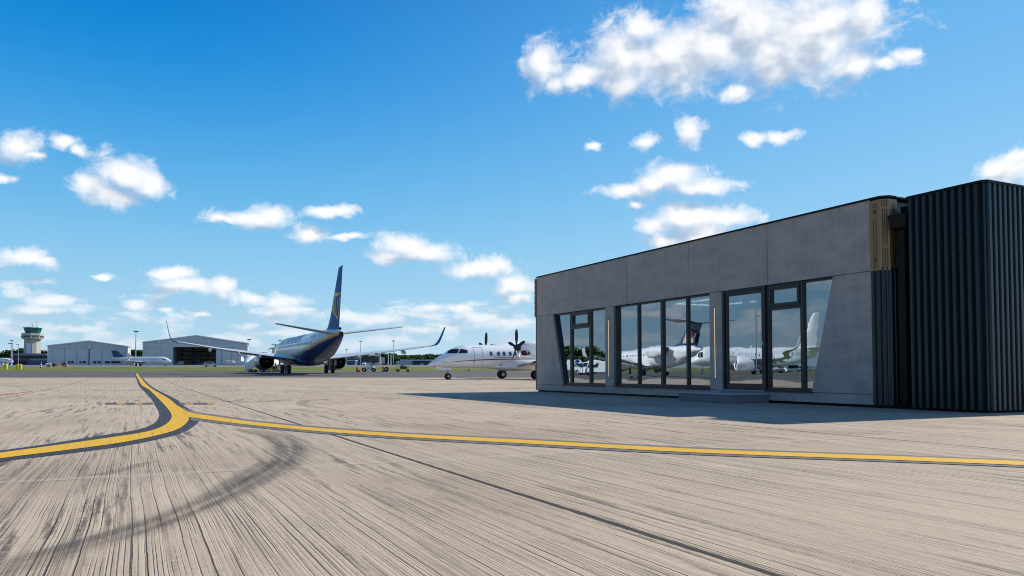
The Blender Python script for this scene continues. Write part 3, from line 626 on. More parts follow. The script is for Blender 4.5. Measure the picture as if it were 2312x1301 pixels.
# ceiling light strips inside
for yy in (1.2, 2.8): MB().box(sx(1455), sx(1535), yy, yy+.05, ZT-.01, ZT+.02).build('ceiling_light', M_LEDW, B)
MB().box(sx(1455)-.06, sx(1455)-.01, 1.27, 2.79, ZT-.01, ZT+.02).build('ceiling_light', M_LEDW, B)
# entrance step: a loose block in front of the door
e0, e1 = fac(1530, 905, -1.16)[0], fac(1655, 908, -1.16)[0]
Sg = thing('entrance_step', P0+U*((e0+e1)/2), BRZ, 'low grey stone step in front of the glazed entrance door', 'step')
hw = (e1-e0)/2
w = MB(); w.box(-hw+.01, hw-.01, -1.14, -.02, .003, .195); w.build('riser', M_STEPT, Sg, bevel=.004)
w = MB(); w.box(-hw, hw, -1.16, -.015, .198, .232); w.build('tread', pm('step_tread_lit', (.42, .43, .45), .4, 0, .1, 4, .03), Sg, bevel=.005)  # tread paler than the riser: light on its top put into the colour
# white lounge chairs seen faintly behind the glass
def lounge(s_, y_, rot, label):
    o = thing('lounge_chair', P0+U*s_+I_*y_+Vector((0, 0, ZP-.018)), BRZ+rot, label, 'chair', 'lounge chairs behind the glass')
    MB().box(-.36, .36, -.36, .36, .12, .42).build('seat', M_WHITE, o, bevel=.06)
    MB().prism([(-.38, .3), (.38, .3), (.33, .95), (-.33, .95)], .26, .42).build('backrest', M_WHITE, o, bevel=.05)
    for q_ in (-1, 1): MB().box(.361*q_ if q_ > 0 else -.46, .46 if q_ > 0 else -.361, -.34, .25, .12, .62).build('armrest', M_WHITE, o, bevel=.04)
    for qx in (-.3, .3):
        for qy in (-.3, .3): MB().tube([(qx, qy, 0), (qx, qy, .125)], .02, 6).build('leg', M_STEEL, o)
lounge(sx(1600), .95, PI, 'white lounge chair behind the rightmost pane of the four pane window')
lounge(sx(1362), .95, PI, 'white lounge chair behind the right pane of the slanted left window')
# ------------------------------------------------------------------ aircraft
M_PW = pm('white_aircraft_paint', (.87, .875, .885), .25, 0, .03, .6, coat=.5)
M_WING = pm('wing_grey_paint', (.56, .57, .58), .35, 0, .06, .8, coat=.2)
M_DBLUE = pm('dark_blue_paint', (.012, .040, .150), .28, 0, .06, 1, coat=.4)
M_FINB = pm('fin_blue_paint', (.018, .13, .34), .5, 0, .06, 1, spec=.25)
M_GOLD = pm('gold_paint', (.80, .58, .16), .4, 0, .05, 2)
M_TITLE = pm('blue_title_paint', (.010, .050, .27), .35, 0, .04, 2)
M_TYRE = pm('tyre_rubber_black', (.016, .016, .017), .8); M_HUB = pm('wheel_hub', (.42, .43, .44), .4, .5); M_STRUT = pm('gear_strut', (.30, .31, .32), .4, .4)
M_GLSD = pm('dark_window_glass', (.015, .020, .028), .08, 0, .05, 2); M_CABW = pm('cabin_window_glass', (.055, .085, .13), .1, 0, .1, 3)
M_EXH = pm('engine_metal_dark', (.05, .047, .045), .45, .7); M_EXH2 = pm('engine_core_metal', (.25, .235, .22), .4, .8); M_FANB = pm('engine_inside_black', (.006, .006, .007), .7)
M_PROP = pm('propeller_black', (.014, .015, .018), .35); M_TIPY = pm('blade_tip_white', (.7, .68, .5), .5); M_REDP = pm('red_cover', (.50, .03, .025), .5); M_BOOT = pm('deice_boot_black', (.05, .05, .053), .6)
M_CHEAT = pm('dark_cheatline', (.03, .018, .02), .4); M_SEAM = pm('door_seam_grey', (.30, .32, .36), .5)
def livery(name, stops, belly=(.006, .026, .145), stripe=(.72, .42, .03), white=(.86, .87, .885), sw=.3, L=40.0, dash=.0):
    m, t, b = newmat(name); x, y, z = t.sep(t.obj())
    zb = t.math('MULTIPLY', t.ramp(t.math('DIVIDE', x, L), [(a/L, v/8) for a, v in stops]), 8.0)
    d = t.math('SUBTRACT', z, zb)
    k1 = t.math('GREATER_THAN', d, 0.0); k2 = t.math('GREATER_THAN', d, sw)
    c = t.mix(k1, belly, stripe); c = t.mix(k2, c, white); n = t.noise(t.obj(), .7, 4, .6); c = t.mix(t.math('MULTIPLY', n, .12), c, (.25, .25, .25))
    t._in(b.inputs['Base Color'], c); b.inputs['Roughness'].default_value = .24; b.inputs['Coat Weight'].default_value = .2; b.inputs['Coat Roughness'].default_value = .08; b.inputs['Specular IOR Level'].default_value = .35; return m
def sinterp(st, x):
    for a, b_ in zip(st, st[1:]):
        if x <= b_[0]:
            u = max(0, (x-a[0])/(b_[0]-a[0])); return [a[i]+(b_[i]-a[i])*u for i in range(1, 4)]
    return list(st[-1][1:])
def dense(st, n=4):   # smooth the station table
    out = []
    for i in range(len(st)-1):
        p = [st[max(i-1, 0)], st[i], st[i+1], st[min(i+2, len(st)-1)]]
        for k in range(n):
            u = k/n; out.append([p[1][0]+(p[2][0]-p[1][0])*u]+[max(.004, p[1][j]+(p[2][j]-p[1][j])*(u*u*(3-2*u) if False else u)) for j in range(1, 4)])
    out.append(list(st[-1])); return out
def fus(st, mat, parent, name='fuselage', seg=36):
    mb = MB(); rings = []
    for x, zc, rw, rh in st: rings.append([Vector((x, rw*math.cos(2*PI*k/seg), zc+rh*math.sin(2*PI*k/seg))) for k in range(seg)])
    mb.loft(rings); return mb.build(name, mat, parent, smooth=True, auto=70)
def skin(st, x, z, side=-1, off=.012):    # point on the fuselage side at (x, z)
    zc, rw, rh = sinterp(st, x); u = max(-.999, min(.999, (z-zc)/rh)); cth = math.sqrt(1-u*u)
    n = Vector((0, side*cth/rw, u/rh)).normalized()
    return Vector((x, side*rw*cth, zc+rh*u))+n*off
def patch(st, quad, name, mat, parent, nx=4, nz=3, side=-1, off=.012):   # quad (x,z): bl, br, tr, tl
    mb = MB(); bl, br, tr, tl = [Vector((p[0], 0, p[1])) for p in quad]; rows = []
    for j in range(nz+1):
        rows.append([skin(st, p.x, p.z, side, off) for p in ((bl.lerp(tl, j/nz)).lerp(br.lerp(tr, j/nz), i/nx) for i in range(nx+1))])
    mb.loft(rows, closed=False, cap=False); o = mb.build(name, mat, parent, smooth=True)
    return o
def oval(st, x, z, w, h, name, mat, parent, side=-1, off=.012, n=12, p=.5):
    mb = MB(); pts = []
    for k in range(n):
        a = 2*PI*k/n; c, s_ = math.cos(a), math.sin(a)
        pts.append(skin(st, x+w/2*math.copysign(abs(c)**p, c), z+h/2*math.copysign(abs(s_)**p, s_), side, off))
    mb.add(pts, [tuple(range(n))]); return mb.build(name, mat, parent)
AF = [(0, 0), (.03, .30), (.10, .55), (.25, .9), (.42, 1), (.65, .74), (.85, .34), (1, .03)]
def sect(le, te, th, up=Vector((0, 0, 1)), camber=.5):
    le, te = Vector(le), Vector(te); c = te-le; L = c.length
    return [le+c*t_+up*(L*th*h*.62) for t_, h in AF]+[le+c*t_-up*(L*th*h*.38) for t_, h in AF[::-1][:-1]]
def wing(sections, mat, parent, name='wing'):
    mb = MB(); mb.loft([sect(*s_) for s_ in sections]); return mb.build(name, mat, parent, smooth=True, auto=50)
def wheel(parent, c, r, w_, name='wheel'):
    mb = MB(); mb.rev([(-w_/2, r*.62), (-w_/2, r*.82), (-w_*.36, r*.96), (0, r), (w_*.36, r*.96), (w_/2, r*.82), (w_/2, r*.62)], c, 'y', 24); o = mb.build(name, M_TYRE, parent, smooth=True)
    mb = MB(); mb.rev([(-w_*.52, r*.28), (-w_*.47, r*.6), (w_*.47, r*.6), (w_*.52, r*.28)], c, 'y', 18); mb.build('hub', M_HUB, o, smooth=True); return o
def textmesh(s_, h, name):
    cu = bpy.data.curves.new('lettering', 'FONT'); cu.body = s_; cu.size = h/.70; cu.resolution_u = 3; o = bpy.data.objects.new('lettering', cu); COL.objects.link(o)
    dg = bpy.context.evaluated_depsgraph_get(); me = bpy.data.meshes.new_from_object(o.evaluated_get(dg)); bpy.data.objects.remove(o); bpy.data.curves.remove(cu); me.name = name; return me
def bodytext(st, s_, x0, x1, z0, h, name, mat, parent, side=-1, shear=.0, off=.016):
    me = textmesh(s_, h, name); xs_ = [v.co.x for v in me.vertices]; a, b_ = min(xs_), max(xs_); bm = bmesh.new(); bm.from_mesh(me)
    for k in range(1, 8):
        bmesh.ops.bisect_plane(bm, geom=bm.verts[:]+bm.edges[:]+bm.faces[:], plane_co=(0, h*k/8, 0), plane_no=(0, 1, 0))
    for v in bm.verts:
        x = x0+(v.co.x-a)/(b_-a)*(x1-x0); zc, rw, rh = sinterp(st, x)
        phi = math.asin(max(-1, min(1, (z0-zc)/rh)))+v.co.y/((rw+rh)/2); n = Vector((0, side*math.cos(phi)/rw, math.sin(phi)/rh)).normalized()
        v.co = Vector((x, side*rw*math.cos(phi), zc+rh*math.sin(phi)))+n*off
    bm.to_mesh(me); bm.free(); me.materials.append(mat); o = bpy.data.objects.new(name, me); COL.objects.link(o); o.parent = parent; return o
# ---------------- twin jet airliner (x aft from the nose, -y port, z up from the ground)
ST1 = dense([(0, 2.45, .03, .03), (.25, 2.5, .38, .36), (.9, 2.62, .82, .80), (1.9, 2.86, 1.24, 1.26), (3.0, 3.06, 1.55, 1.64), (4.5, 3.2, 1.8, 1.92), (6.2, 3.25, 1.88, 2.0), (24.5, 3.25, 1.88, 2.0), (27, 3.32, 1.85, 1.94), (29.5, 3.52, 1.68, 1.74), (32, 3.82, 1.36, 1.43), (34.5, 4.12, .96, 1.06), (36.5, 4.34, .62, .74), (37.7, 4.44, .38, .46), (38.1, 4.46, .26, .32)])
def airliner(name, loc, rz, label, skinm, finm, wingletm, nacm, ryan=False):
    A = thing(name, loc, rz, label, 'airliner')
    fz = fus(ST1, skinm, A, seg=48)
    # belly fairing
    mb = MB(); rings = []
    for x, hw_, z0, z1 in ((11.5, .4, 1.35, 1.6), (13, 1.5, 1.05, 2.0), (15.5, 1.95, .98, 2.3), (20, 1.95, .98, 2.3), (22.5, 1.5, 1.08, 2.0), (24.5, .4, 1.35, 1.6)):
        rings.append([Vector((x, hw_*math.cos(2*PI*k/20), (z0+z1)/2+(z1-z0)/2*math.sin(2*PI*k/20))) for k in range(20)])
    mb.loft(rings); mb.build('belly_fairing', skinm, A, smooth=True, auto=70)
    for sd in (-1, 1):
        zw = lambda y: 1.95+.120*(y-1.5)
        secs = [((13.0, sd*1.2, zw(1.2)), (20.9, sd*1.2, zw(1.2)-.12), .13), ((15.75, sd*5.6, zw(5.6)), (20.9, sd*5.6, zw(5.6)-.10), .115), ((18.9, sd*11, zw(11)), (22.0, sd*11, zw(11)-.06), .105), ((22.1, sd*16.15, zw(16.15)+.1), (23.9, sd*16.15, zw(16.15)+.08), .10)]
        wg = wing(secs, M_WING, A)
        for y, x1, l in ((6.4, 22.6, 3.6), (9.0, 22.9, 3.0), (12.4, 23.4, 2.5)):
            mb = MB(); z = zw(y)-.22; rings = []
            for u, r_ in ((0, .04), (.2, .17), (.55, .21), (.85, .13), (1, .02)): rings.append([Vector((x1-l+l*u, sd*y+r_*.75*math.cos(2*PI*k/10), z-.12*u-.05+r_*1.4*math.sin(2*PI*k/10))) for k in range(10)])
            mb.loft(rings); mb.build('flap_fairing', M_WING, wg, smooth=True)
        zt = zw(16.15)+.1; pts = []
        for u, (dy, dz, dx, ch) in enumerate(((0, 0, 0, 1.8), (.42, .10, .35, 1.55), (.72, .42, .75, 1.25), (.92, 1.0, 1.25, 1.0), (1.12, 1.75, 1.75, .8), (1.3, 2.55, 2.3, .5))):
            ang = (0, .35, .8, 1.15, 1.3, 1.32)[u]; upv = Vector((0, -sd*math.sin(ang), math.cos(ang)))
            pts.append(((22.1+dx, sd*(16.17+dy), zt+dz), (22.1+dx+ch, sd*(16.17+dy), zt+dz), .09, upv))
        wing(pts, wingletm, A, 'winglet')
        wing([((33.6, sd*.5, 4.62), (37.2, sd*.5, 4.58), .09), ((37.3, sd*7.1, 5.42), (38.75, sd*7.1, 5.41), .085)], M_WING, A, 'tailplane')
        # engine
        cy, cz = sd*4.85, 1.62
        E = MB(); E.rev([(12.3, .86), (12.1, .95), (12.18, 1.04), (12.6, 1.13), (13.6, 1.19), (15.0, 1.16), (16.0, 1.06), (16.6, .98), (16.6, .94), (15.9, .95), (14.9, .93)], (0, cy, cz), 'x', 36, cap=False); en = E.build('engine', nacm, A, smooth=True, auto=50)
        MB().rev([(14.92, .94), (14.9, .1)], (0, cy, cz), 'x', 30, cap=False).build('bypass_duct', M_FANB, en); MB().rev([(12.55, .88), (12.5, .05)], (0, cy, cz), 'x', 30).build('fan', M_FANB, en)
        E = MB(); E.rev([(14.9, .66), (16.3, .60), (17.2, .46), (17.2, .42), (16.6, .40)], (0, cy, cz), 'x', 30, cap=False); E.build('core_nozzle', M_EXH, en, smooth=True)
        E = MB(); E.rev([(16.5, .30), (17.0, .27), (17.6, .14), (17.95, .02)], (0, cy, cz), 'x', 24); E.build('exhaust_cone', M_EXH2, en, smooth=True)
        E = MB(); E.loft([[Vector((x, cy+e_*hw_, z)) for e_, z in ((-1, z0), (1, z0), (1, z1), (-1, z1))] for x, hw_, z0, z1 in ((13.1, .12, 2.4, 2.78), (14.6, .22, 2.2, 2.72), (16.8, .2, 2.05, 2.55), (18.8, .05, 2.1, 2.3))]); E.build('pylon', M_WING, en)
        # main gear
        G = MB(); G.tube([(19.6, sd*2.86, .57), (19.6, sd*2.86, 2.1)], [.15, .19], 12); G.tube([(19.6, sd*2.86-.5, .57), (19.6, sd*2.86+.5, .57)], .09, 8); G.tube([(19.6, sd*2.8, .95), (19.5, sd*1.3, 1.7)], .08, 8); G.tube([(19.3, sd*2.86, .75), (19.15, sd*2.86, 1.15), (19.45, sd*2.86, 1.5)], .05, 6)
        gr = G.build('main_gear', M_STRUT, A, smooth=True)
        for q_ in (-.43, .43): wheel(gr, (19.6, sd*2.86+q_, .57), .57, .40)
        G = MB(); G.box(18.9, 20.2, sd*3.62-.02, sd*3.62+.02, 1.0, 1.9); G.build('gear_door', M_WING, gr)
    G = MB(); G.tube([(4.0, 0, .35), (4.0, 0, 1.6)], .09, 10); G.tube([(4.0, -.3, .35), (4.0, .3, .35)], .06, 8); gr = G.build('nose_gear', M_STRUT, A, smooth=True)
    for q_ in (-.2, .2): wheel(gr, (4.0, q_, .34), .34, .2)
    # fin with dorsal fillet
    upy = Vector((0, 1, 0))
    fn = wing([((29.6, 0, 5.0), (36.9, 0, 5.0), .05, upy), ((31.3, 0, 5.55), (37.05, 0, 5.55), .075, upy), ((32.6, 0, 6.6), (37.25, 0, 6.6), .10, upy), ((36.55, 0, 12.0), (38.45, 0, 12.15), .10, upy)], finm, A, 'fin')
    # cockpit and cabin windows, doors
    for sd in (-1, 1):
        for qd in ([(1.95, 3.45), (2.75, 3.5), (2.95, 4.05), (2.45, 3.98)], [(2.85, 3.5), (3.7, 3.55), (3.75, 4.05), (3.05, 4.07)]): patch(ST1, qd, 'cockpit_window', M_GLSD, A, side=sd)
        for k in range(46):
            x = 6.9+k*.508
            if ryan or k % 2 == 0: oval(ST1, x, 3.72, .25, .36, 'cabin_window', M_GLSD, A, side=sd, n=8)
        for x in (5.2, 31.0):
            zc = sinterp(ST1, x)[0]; z0, z1 = zc-.55, zc+1.15
            for qd in ([(x-.02, z0), (x+.02, z0), (x+.02, z1), (x-.02, z1)], [(x+.8, z0), (x+.84, z0), (x+.84, z1), (x+.8, z1)], [(x, z1), (x+.82, z1), (x+.82, z1+.04), (x, z1+.04)]): patch(ST1, qd, 'door_seam', M_SEAM, A, 1, 5, sd, .008)
    mb = MB(); mb.rev([(38.09, .25), (38.16, .23), (38.16, .05)], (0, 0, 4.48), 'x', 16); mb.build('exhaust_outlet', M_FANB, A)
    mb = MB(); mb.rev([(0, .17), (.12, .15)], (37.45, .0, 5.08), 'x', 12); mb.build('tail_light', M_FANB, A)
    return A, fn
PSI = R(25.9); FD = Vector((-math.sin(PSI), math.cos(PSI), 0)); RZ1 = math.atan2(-FD.y, -FD.x)
def place_tail(gx, gy, rz, xgear): # root location so that local (xgear,0) sits at (gx, gy)
    d = Vector((math.cos(rz), math.sin(rz), 0)); return Vector((gx-d.x*xgear, gy-d.y*xgear, g(gy)))
DG = 103.0; gx = gp(695, DG).x
M_RY = livery('blue_belly_white_top', [(0, 2.1), (10, 2.15), (18, 2.25), (24, 2.55), (28, 3.0), (32, 3.55), (35, 3.95), (38, 4.35)])
M_NAC = livery('blue_belly_engine', [(0, 1.15), (40, 1.25)], sw=.24, white=(.50, .54, .60))
A1, FIN1 = airliner('airliner', place_tail(gx, DG, RZ1, 19.6), RZ1, 'twin jet airliner with dark blue belly and harp tail seen from behind', M_RY, M_FINB, M_FINB, M_NAC, True)
bodytext(ST1, 'RYANAIR', 7.5, 22.8, 4.02, 1.65, 'title_lettering', M_TITLE, A1); bodytext(ST1, 'EI-FIA', 28.6, 30.6, 4.35, .34, 'registration_lettering', M_TITLE, A1)
def lhit(A, px, py, yl_):        # pixel -> local (x,z) on the plane local y = yl_
    rz = A.rotation_euler.z; ax = Vector((math.cos(rz), math.sin(rz), 0)); ay = Vector((-math.sin(rz), math.cos(rz), 0)); d = ray(px, py); o = A.location
    k = (yl_-(CAM-o).dot(ay))/d.dot(ay); P = CAM+d*k-o; return (P.dot(ax), P.z)
# harp emblem on both sides of the fin (laid out in the fin's own metres)
hp_px = [[(685, 380), (688, 358), (700, 352), (718, 354), (738, 358), (753, 344), (748, 366), (732, 386), (716, 400), (692, 402)],
 [(687, 418), (668, 505), (669, 555), (690, 600), (722, 672), (721, 625), (702, 595), (685, 555), (680, 510), (693, 418)],
 [(703, 418), (708, 418), (702, 560), (697, 560)], [(720, 416), (725, 416), (714, 590), (709, 590)], [(738, 404), (744, 402), (729, 620), (722, 620)]]
def fin_half(x, z):   # half thickness of the fin there
    u = (z-6.6)/5.5; le = 32.6+(36.55-32.6)*u; te = 37.25+(38.45-37.25)*u; c = te-le; tt_ = max(0, min(1, (x-le)/c))
    for (a, ha), (b_, hb) in zip(AF, AF[1:]):
        if tt_ <= b_: h = ha+(hb-ha)*(tt_-a)/(b_-a); break
    return c*.10*h
def emblem(sd):
    mb = MB()
    for pl_ in hp_px:
        pts = [lhit(A1, 753.5+(620+x/5.005-757.5)*.86, 590+y/5.005, -.28) for x, y in pl_]; bm = bmesh.new(); vs_ = [bm.verts.new((p[0], 0, p[1])) for p in pts]; f = bm.faces.new(vs_)
        bmesh.ops.triangulate(bm, faces=[f]); bmesh.ops.subdivide_edges(bm, edges=bm.edges[:], cuts=3, use_grid_fill=True)
        bm.verts.ensure_lookup_table(); idx = {v: i for i, v in enumerate(bm.verts)}
        vv = [Vector((v.co.x, sd*(fin_half(v.co.x, v.co.z)*.62+.012), v.co.z)) for v in bm.verts]
        mb.add(vv, [tuple(idx[v] for v in f.verts) for f in bm.faces]); bm.free()
    return mb.build('harp_emblem', M_GOLD, FIN1, smooth=True)
emblem(-1); emblem(1)
# ---------------- white twin turboprop in front of the pavilion's far end
ST2 = dense([(0, 1.16, .02, .02), (.22, 1.21, .20, .15), (.7, 1.32, .40, .34), (1.25, 1.46, .56, .545), (1.9, 1.62, .73, .745), (2.4, 1.73, .86, .87), (2.95, 1.79, .94, .955), (3.6, 1.81, .96, .97), (13, 1.81, .96, .97), (15.2, 2.05, .72, .75), (18.3, 2.45, .2, .22)])
YAW2 = R(28); RZ2 = YAW2
def turboprop():
    Yn = 60.4; n0 = gp(966, Yn); T = thing('turboprop', (n0.x, Yn, 0), RZ2, 'white twin propeller commuter plane with pointed nose beside the pavilion', 'propeller plane')
    zn, zm = g(Yn+.8), g(Yn+3.7); T.location.z = (zn+zm)/2
    fus(ST2, M_PW, T, seg=40)
    mb = MB(); rings = []
    for x, hw_, z0, z1 in ((5.2, .5, .92, 1.15), (6.3, .85, .72, 1.3), (7.6, .95, .62, 1.4), (9.6, .95, .62, 1.4), (11, .8, .75, 1.3), (12.3, .4, .95, 1.15)): rings.append([Vector((x, hw_*math.cos(2*PI*k/20), (z0+z1)/2+(z1-z0)/2*math.sin(2*PI*k/20))) for k in range(20)])
    mb.loft(rings); mb.build('wing_fairing', M_PW, T, smooth=True)
    for a in ([(1014.5, 797.8), (1033.5, 797.8), (1039.5, 788), (1024, 788.5)], [(1035.5, 797.6), (1054.5, 797.6), (1056, 791), (1042.5, 787.6)]):
        q_ = [lhit(T, px, py, -.82) for px, py in a]; patch(ST2, q_, 'cockpit_window', M_GLSD, T, 6, 4)
        patch(ST2, q_, 'cockpit_window', M_GLSD, T, 6, 4, side=1)
    for px in (1109.3, 1126, 1138.5, 1152.3, 1164):
        x, z = lhit(T, px, 798.8, -.95)
        for sd in (-1, 1):
            fr_ = oval(ST2, x, z, .27, .38, 'cabin_window', M_SEAM, T, side=sd, off=.008, n=16, p=.8); oval(ST2, x, z, .22, .32, 'pane', M_CABW, fr_, side=sd, off=.014, n=16, p=.8)
    d_ = [lhit(T, px, py, -.93) for px, py in ((1072.5, 829), (1091, 829), (1090, 785), (1069.5, 785))]
    x0, x1 = d_[0][0], d_[1][0]; z0, z1 = d_[0][1], d_[2][1]
    for qd in ([(x0-.02, z0), (x0+.02, z0), (x0-.06, z1), (x0-.10, z1)], [(x1-.02, z0), (x1+.02, z0), (x1-.03, z1), (x1-.07, z1)], [(x0-.08, z1-.015), (x1-.05, z1-.015), (x1-.05, z1+.02), (x0-.08, z1+.02)]): patch(ST2, qd, 'door_seam', M_SEAM, T, 1, 8, -1, .007)
    for sd in (-1, 1):
        ln = [(.95, 1.30), (2.2, 1.42), (3.6, 1.52), (5.2, 1.59), (7, 1.63), (9, 1.66), (12, 1.70)]
        for (w_, o_, nm, mm) in ((.07, 0, 'cheatline', M_CHEAT), (.025, .14, 'upper_cheatline', M_CHEAT)):
            mb = MB(); rows = [[], []]
            L = ln if nm == 'cheatline' else ln[3:]
            for (xa, za), (xb, zb_) in zip(L, L[1:]):
                for k in range(4):
                    u = k/4; wd = w_*min(1, .25+.3*(xa-.9)); x, z = xa+(xb-xa)*u, za+(zb_-za)*u+o_
                    rows[0].append(skin(ST2, x, z-wd/2, sd, .009)); rows[1].append(skin(ST2, x, z+wd/2, sd, .009))
            mb.loft(rows, closed=False, cap=False); mb.build(nm, mm, T, smooth=True)
        # wing, nacelle, propeller
        wg = wing([((7.3, sd*.6, 1.05), (9.9, sd*.6, 1.0), .15), ((7.45, sd*2.8, 1.28), (9.7, sd*2.8, 1.25), .15), ((8.2, sd*8.9, 1.92), (9.3, sd*8.9, 1.9), .11)], M_PW, T)
        mb = MB(); mb.loft([sect((7.26+(.9-.45)*0+u[0], sd*u[1], u[2]), (7.26+u[0]+.28, sd*u[1], u[2]), .5) for u in ((0.09, 1.0, 1.09), (.17, 2.25, 1.22))]); mb.build('deice_boot', M_BOOT, wg, smooth=True)
        mb = MB(); mb.loft([sect((u[0]-.03, sd*u[1], u[2]), (u[0]+.28, sd*u[1], u[2]), .5) for u in ((7.52, 3.3, 1.335), (8.16, 8.7, 1.9))]); mb.build('deice_boot', M_BOOT, wg, smooth=True)
        cy, cz = sd*2.75, 2.53; NC = MB(); rings = []
        for x, hw_, z0, z1 in ((6.62, .24, 2.25, 2.82), (6.8, .34, 2.1, 2.92), (7.4, .42, 1.9, 3.02), (8.6, .45, 1.6, 3.04), (9.8, .40, 1.3, 2.85), (11.2, .12, 1.38, 1.9)): rings.append([Vector((x, cy+hw_*math.copysign(abs(math.cos(2*PI*k/20))**.7, math.cos(2*PI*k/20)), (z0+z1)/2+(z1-z0)/2*math.copysign(abs(math.sin(2*PI*k/20))**.7, math.sin(2*PI*k/20)))) for k in range(20)])
        NC.loft(rings); nc = NC.build('nacelle', M_PW, T, smooth=True)
        E = MB(); E.rev([(6.70, .16), (6.78, .2), (7.1, .22), (7.4, .1)], (0, cy-.28, 2.08), 'x', 14); E.build('air_intake', M_EXH, nc, smooth=True)
        E = MB(); E.rev([(6.98, .15), (7.05, .17), (7.12, .15)], (0, cy-.36, 2.06), 'x', 14); E.build('intake_plug', M_REDP, nc, smooth=True)
        E = MB(); E.rev([(6.08, .01), (6.12, .10), (6.25, .20), (6.45, .26), (6.62, .26)], (0, cy, cz), 'x', 20); pr = E.build('propeller', M_PROP, T, smooth=True)
        for k in range(5):
            a = PI/2+2*PI*k/5+(0 if sd < 0 else .08); er = Vector((0, math.cos(a), math.sin(a))); et = Vector((0, -math.sin(a), math.cos(a))); ex = Vector((1, 0, 0)); bl_ = MB(); rings = []
            for r_, c_, tw, th in ((.16, .14, 60, .10), (.34, .17, 52, .07), (.6, .29, 42, .045), (.95, .32, 34, .03), (1.25, .26, 30, .02), (1.41, .17, 28, .015), (1.47, .06, 27, .010)):
                cd = et*math.cos(R(tw+8))+ex*math.sin(R(tw+8)); nd = ex*math.cos(R(tw+8))-et*math.sin(R(tw+8)); o_ = Vector((6.36, cy, cz))+er*r_
                rings.append([o_+cd*c_*.82*math.cos(2*PI*j/8)*.5+nd*th*math.sin(2*PI*j/8) for j in range(8)])
            bl_.loft(rings[:-1]); b_o = bl_.build('blade', M_PROP, pr, smooth=True)
            bt = MB(); bt.loft([[v+(v-(Vector((6.36, cy, cz))+er*1.35))*.06 for v in rings[-2]], rings[-1]])
        # main gear
        G = MB(); xg = 8.0; ym = sd*2.95; zg0 = g(n0.y+xg*math.sin(RZ2)+ym*math.cos(RZ2))-T.location.z
        G.tube([(xg, ym, zg0+.36), (xg, ym, 1.35)], [.06, .09], 10); G.tube([(xg, ym-.25, zg0+.36), (xg, ym+.25, zg0+.36)], .05, 8); G.tube([(xg, ym, .75), (xg+.5, ym, 1.3)], .04, 6); G.box(xg-.35, xg+.35, ym-.26, ym+.26, 1.12, 1.22)
        gr = G.build('main_gear', M_STRUT, T, smooth=True)
        for q_ in (-.17, .17): wheel(gr, (xg, ym+q_, zg0+.36), .36, .22)
    G = MB(); xg = 1.69; zg0 = g(n0.y+xg*math.sin(RZ2))-T.location.z
    G.tube([(xg, 0, zg0+.25), (xg, 0, 1.0)], [.045, .07], 10); G.tube([(xg, -.16, zg0+.25), (xg, .16, zg0+.25)], .04, 8); G.tube([(xg-.12, 0, .5), (xg-.16, 0, .68), (xg, 0, .8)], .025, 6); G.tube([(xg, 0, .62), (xg+.45, 0, .95)], .03, 6)
    gr = G.build('nose_gear', M_STRUT, T, smooth=True)
    for q_ in (-.1, .1): wheel(gr, (xg, q_, zg0+.25), .25, .13)
    G = MB(); G.loft([[Vector((x, y, z)) for y, z in ((-.16, z0), (-.14, z1), (.14, z1), (.16, z0))] for x, z0, z1 in ((.55, .99, .93), (.75, 1.0, .80), (1.75, .98, .70), (1.95, .98, .72))]); G.build('nose_gear_door', M_PW, T)
    wing([((14.4, 0, 2.3), (18.2, 0, 2.45), .08, Vector((0, 1, 0))), ((17, 0, 5.5), (18.9, 0, 5.5), .08, Vector((0, 1, 0)))], M_PW, T, 'fin')
    for sd in (-1, 1): wing([((16.15, sd*.1, 3.2), (18.3, sd*.1, 3.2), .08), ((17.3, sd*3.2, 3.35), (18.4, sd*3.2, 3.35), .08)], M_PW, T, 'tailplane')
    oval(ST2, 6.05, 1.12, .30, .13, 'vent', M_FANB, T, n=12, p=1)
    MB().rev([(-.12, .07), (.1, .07)], (.62, 0, .99), 'x', 10).build('nose_light', M_REDP, T)
    mb = MB(); mb.loft([sect((5.6, 0, 2.76), (5.9, 0, 2.76), .08, Vector((0, 1, 0))), sect((5.75, 0, 2.90), (5.9, 0, 2.90), .08, Vector((0, 1, 0)))]); mb.build('antenna', M_PW, T)
    return T
TP = turboprop()
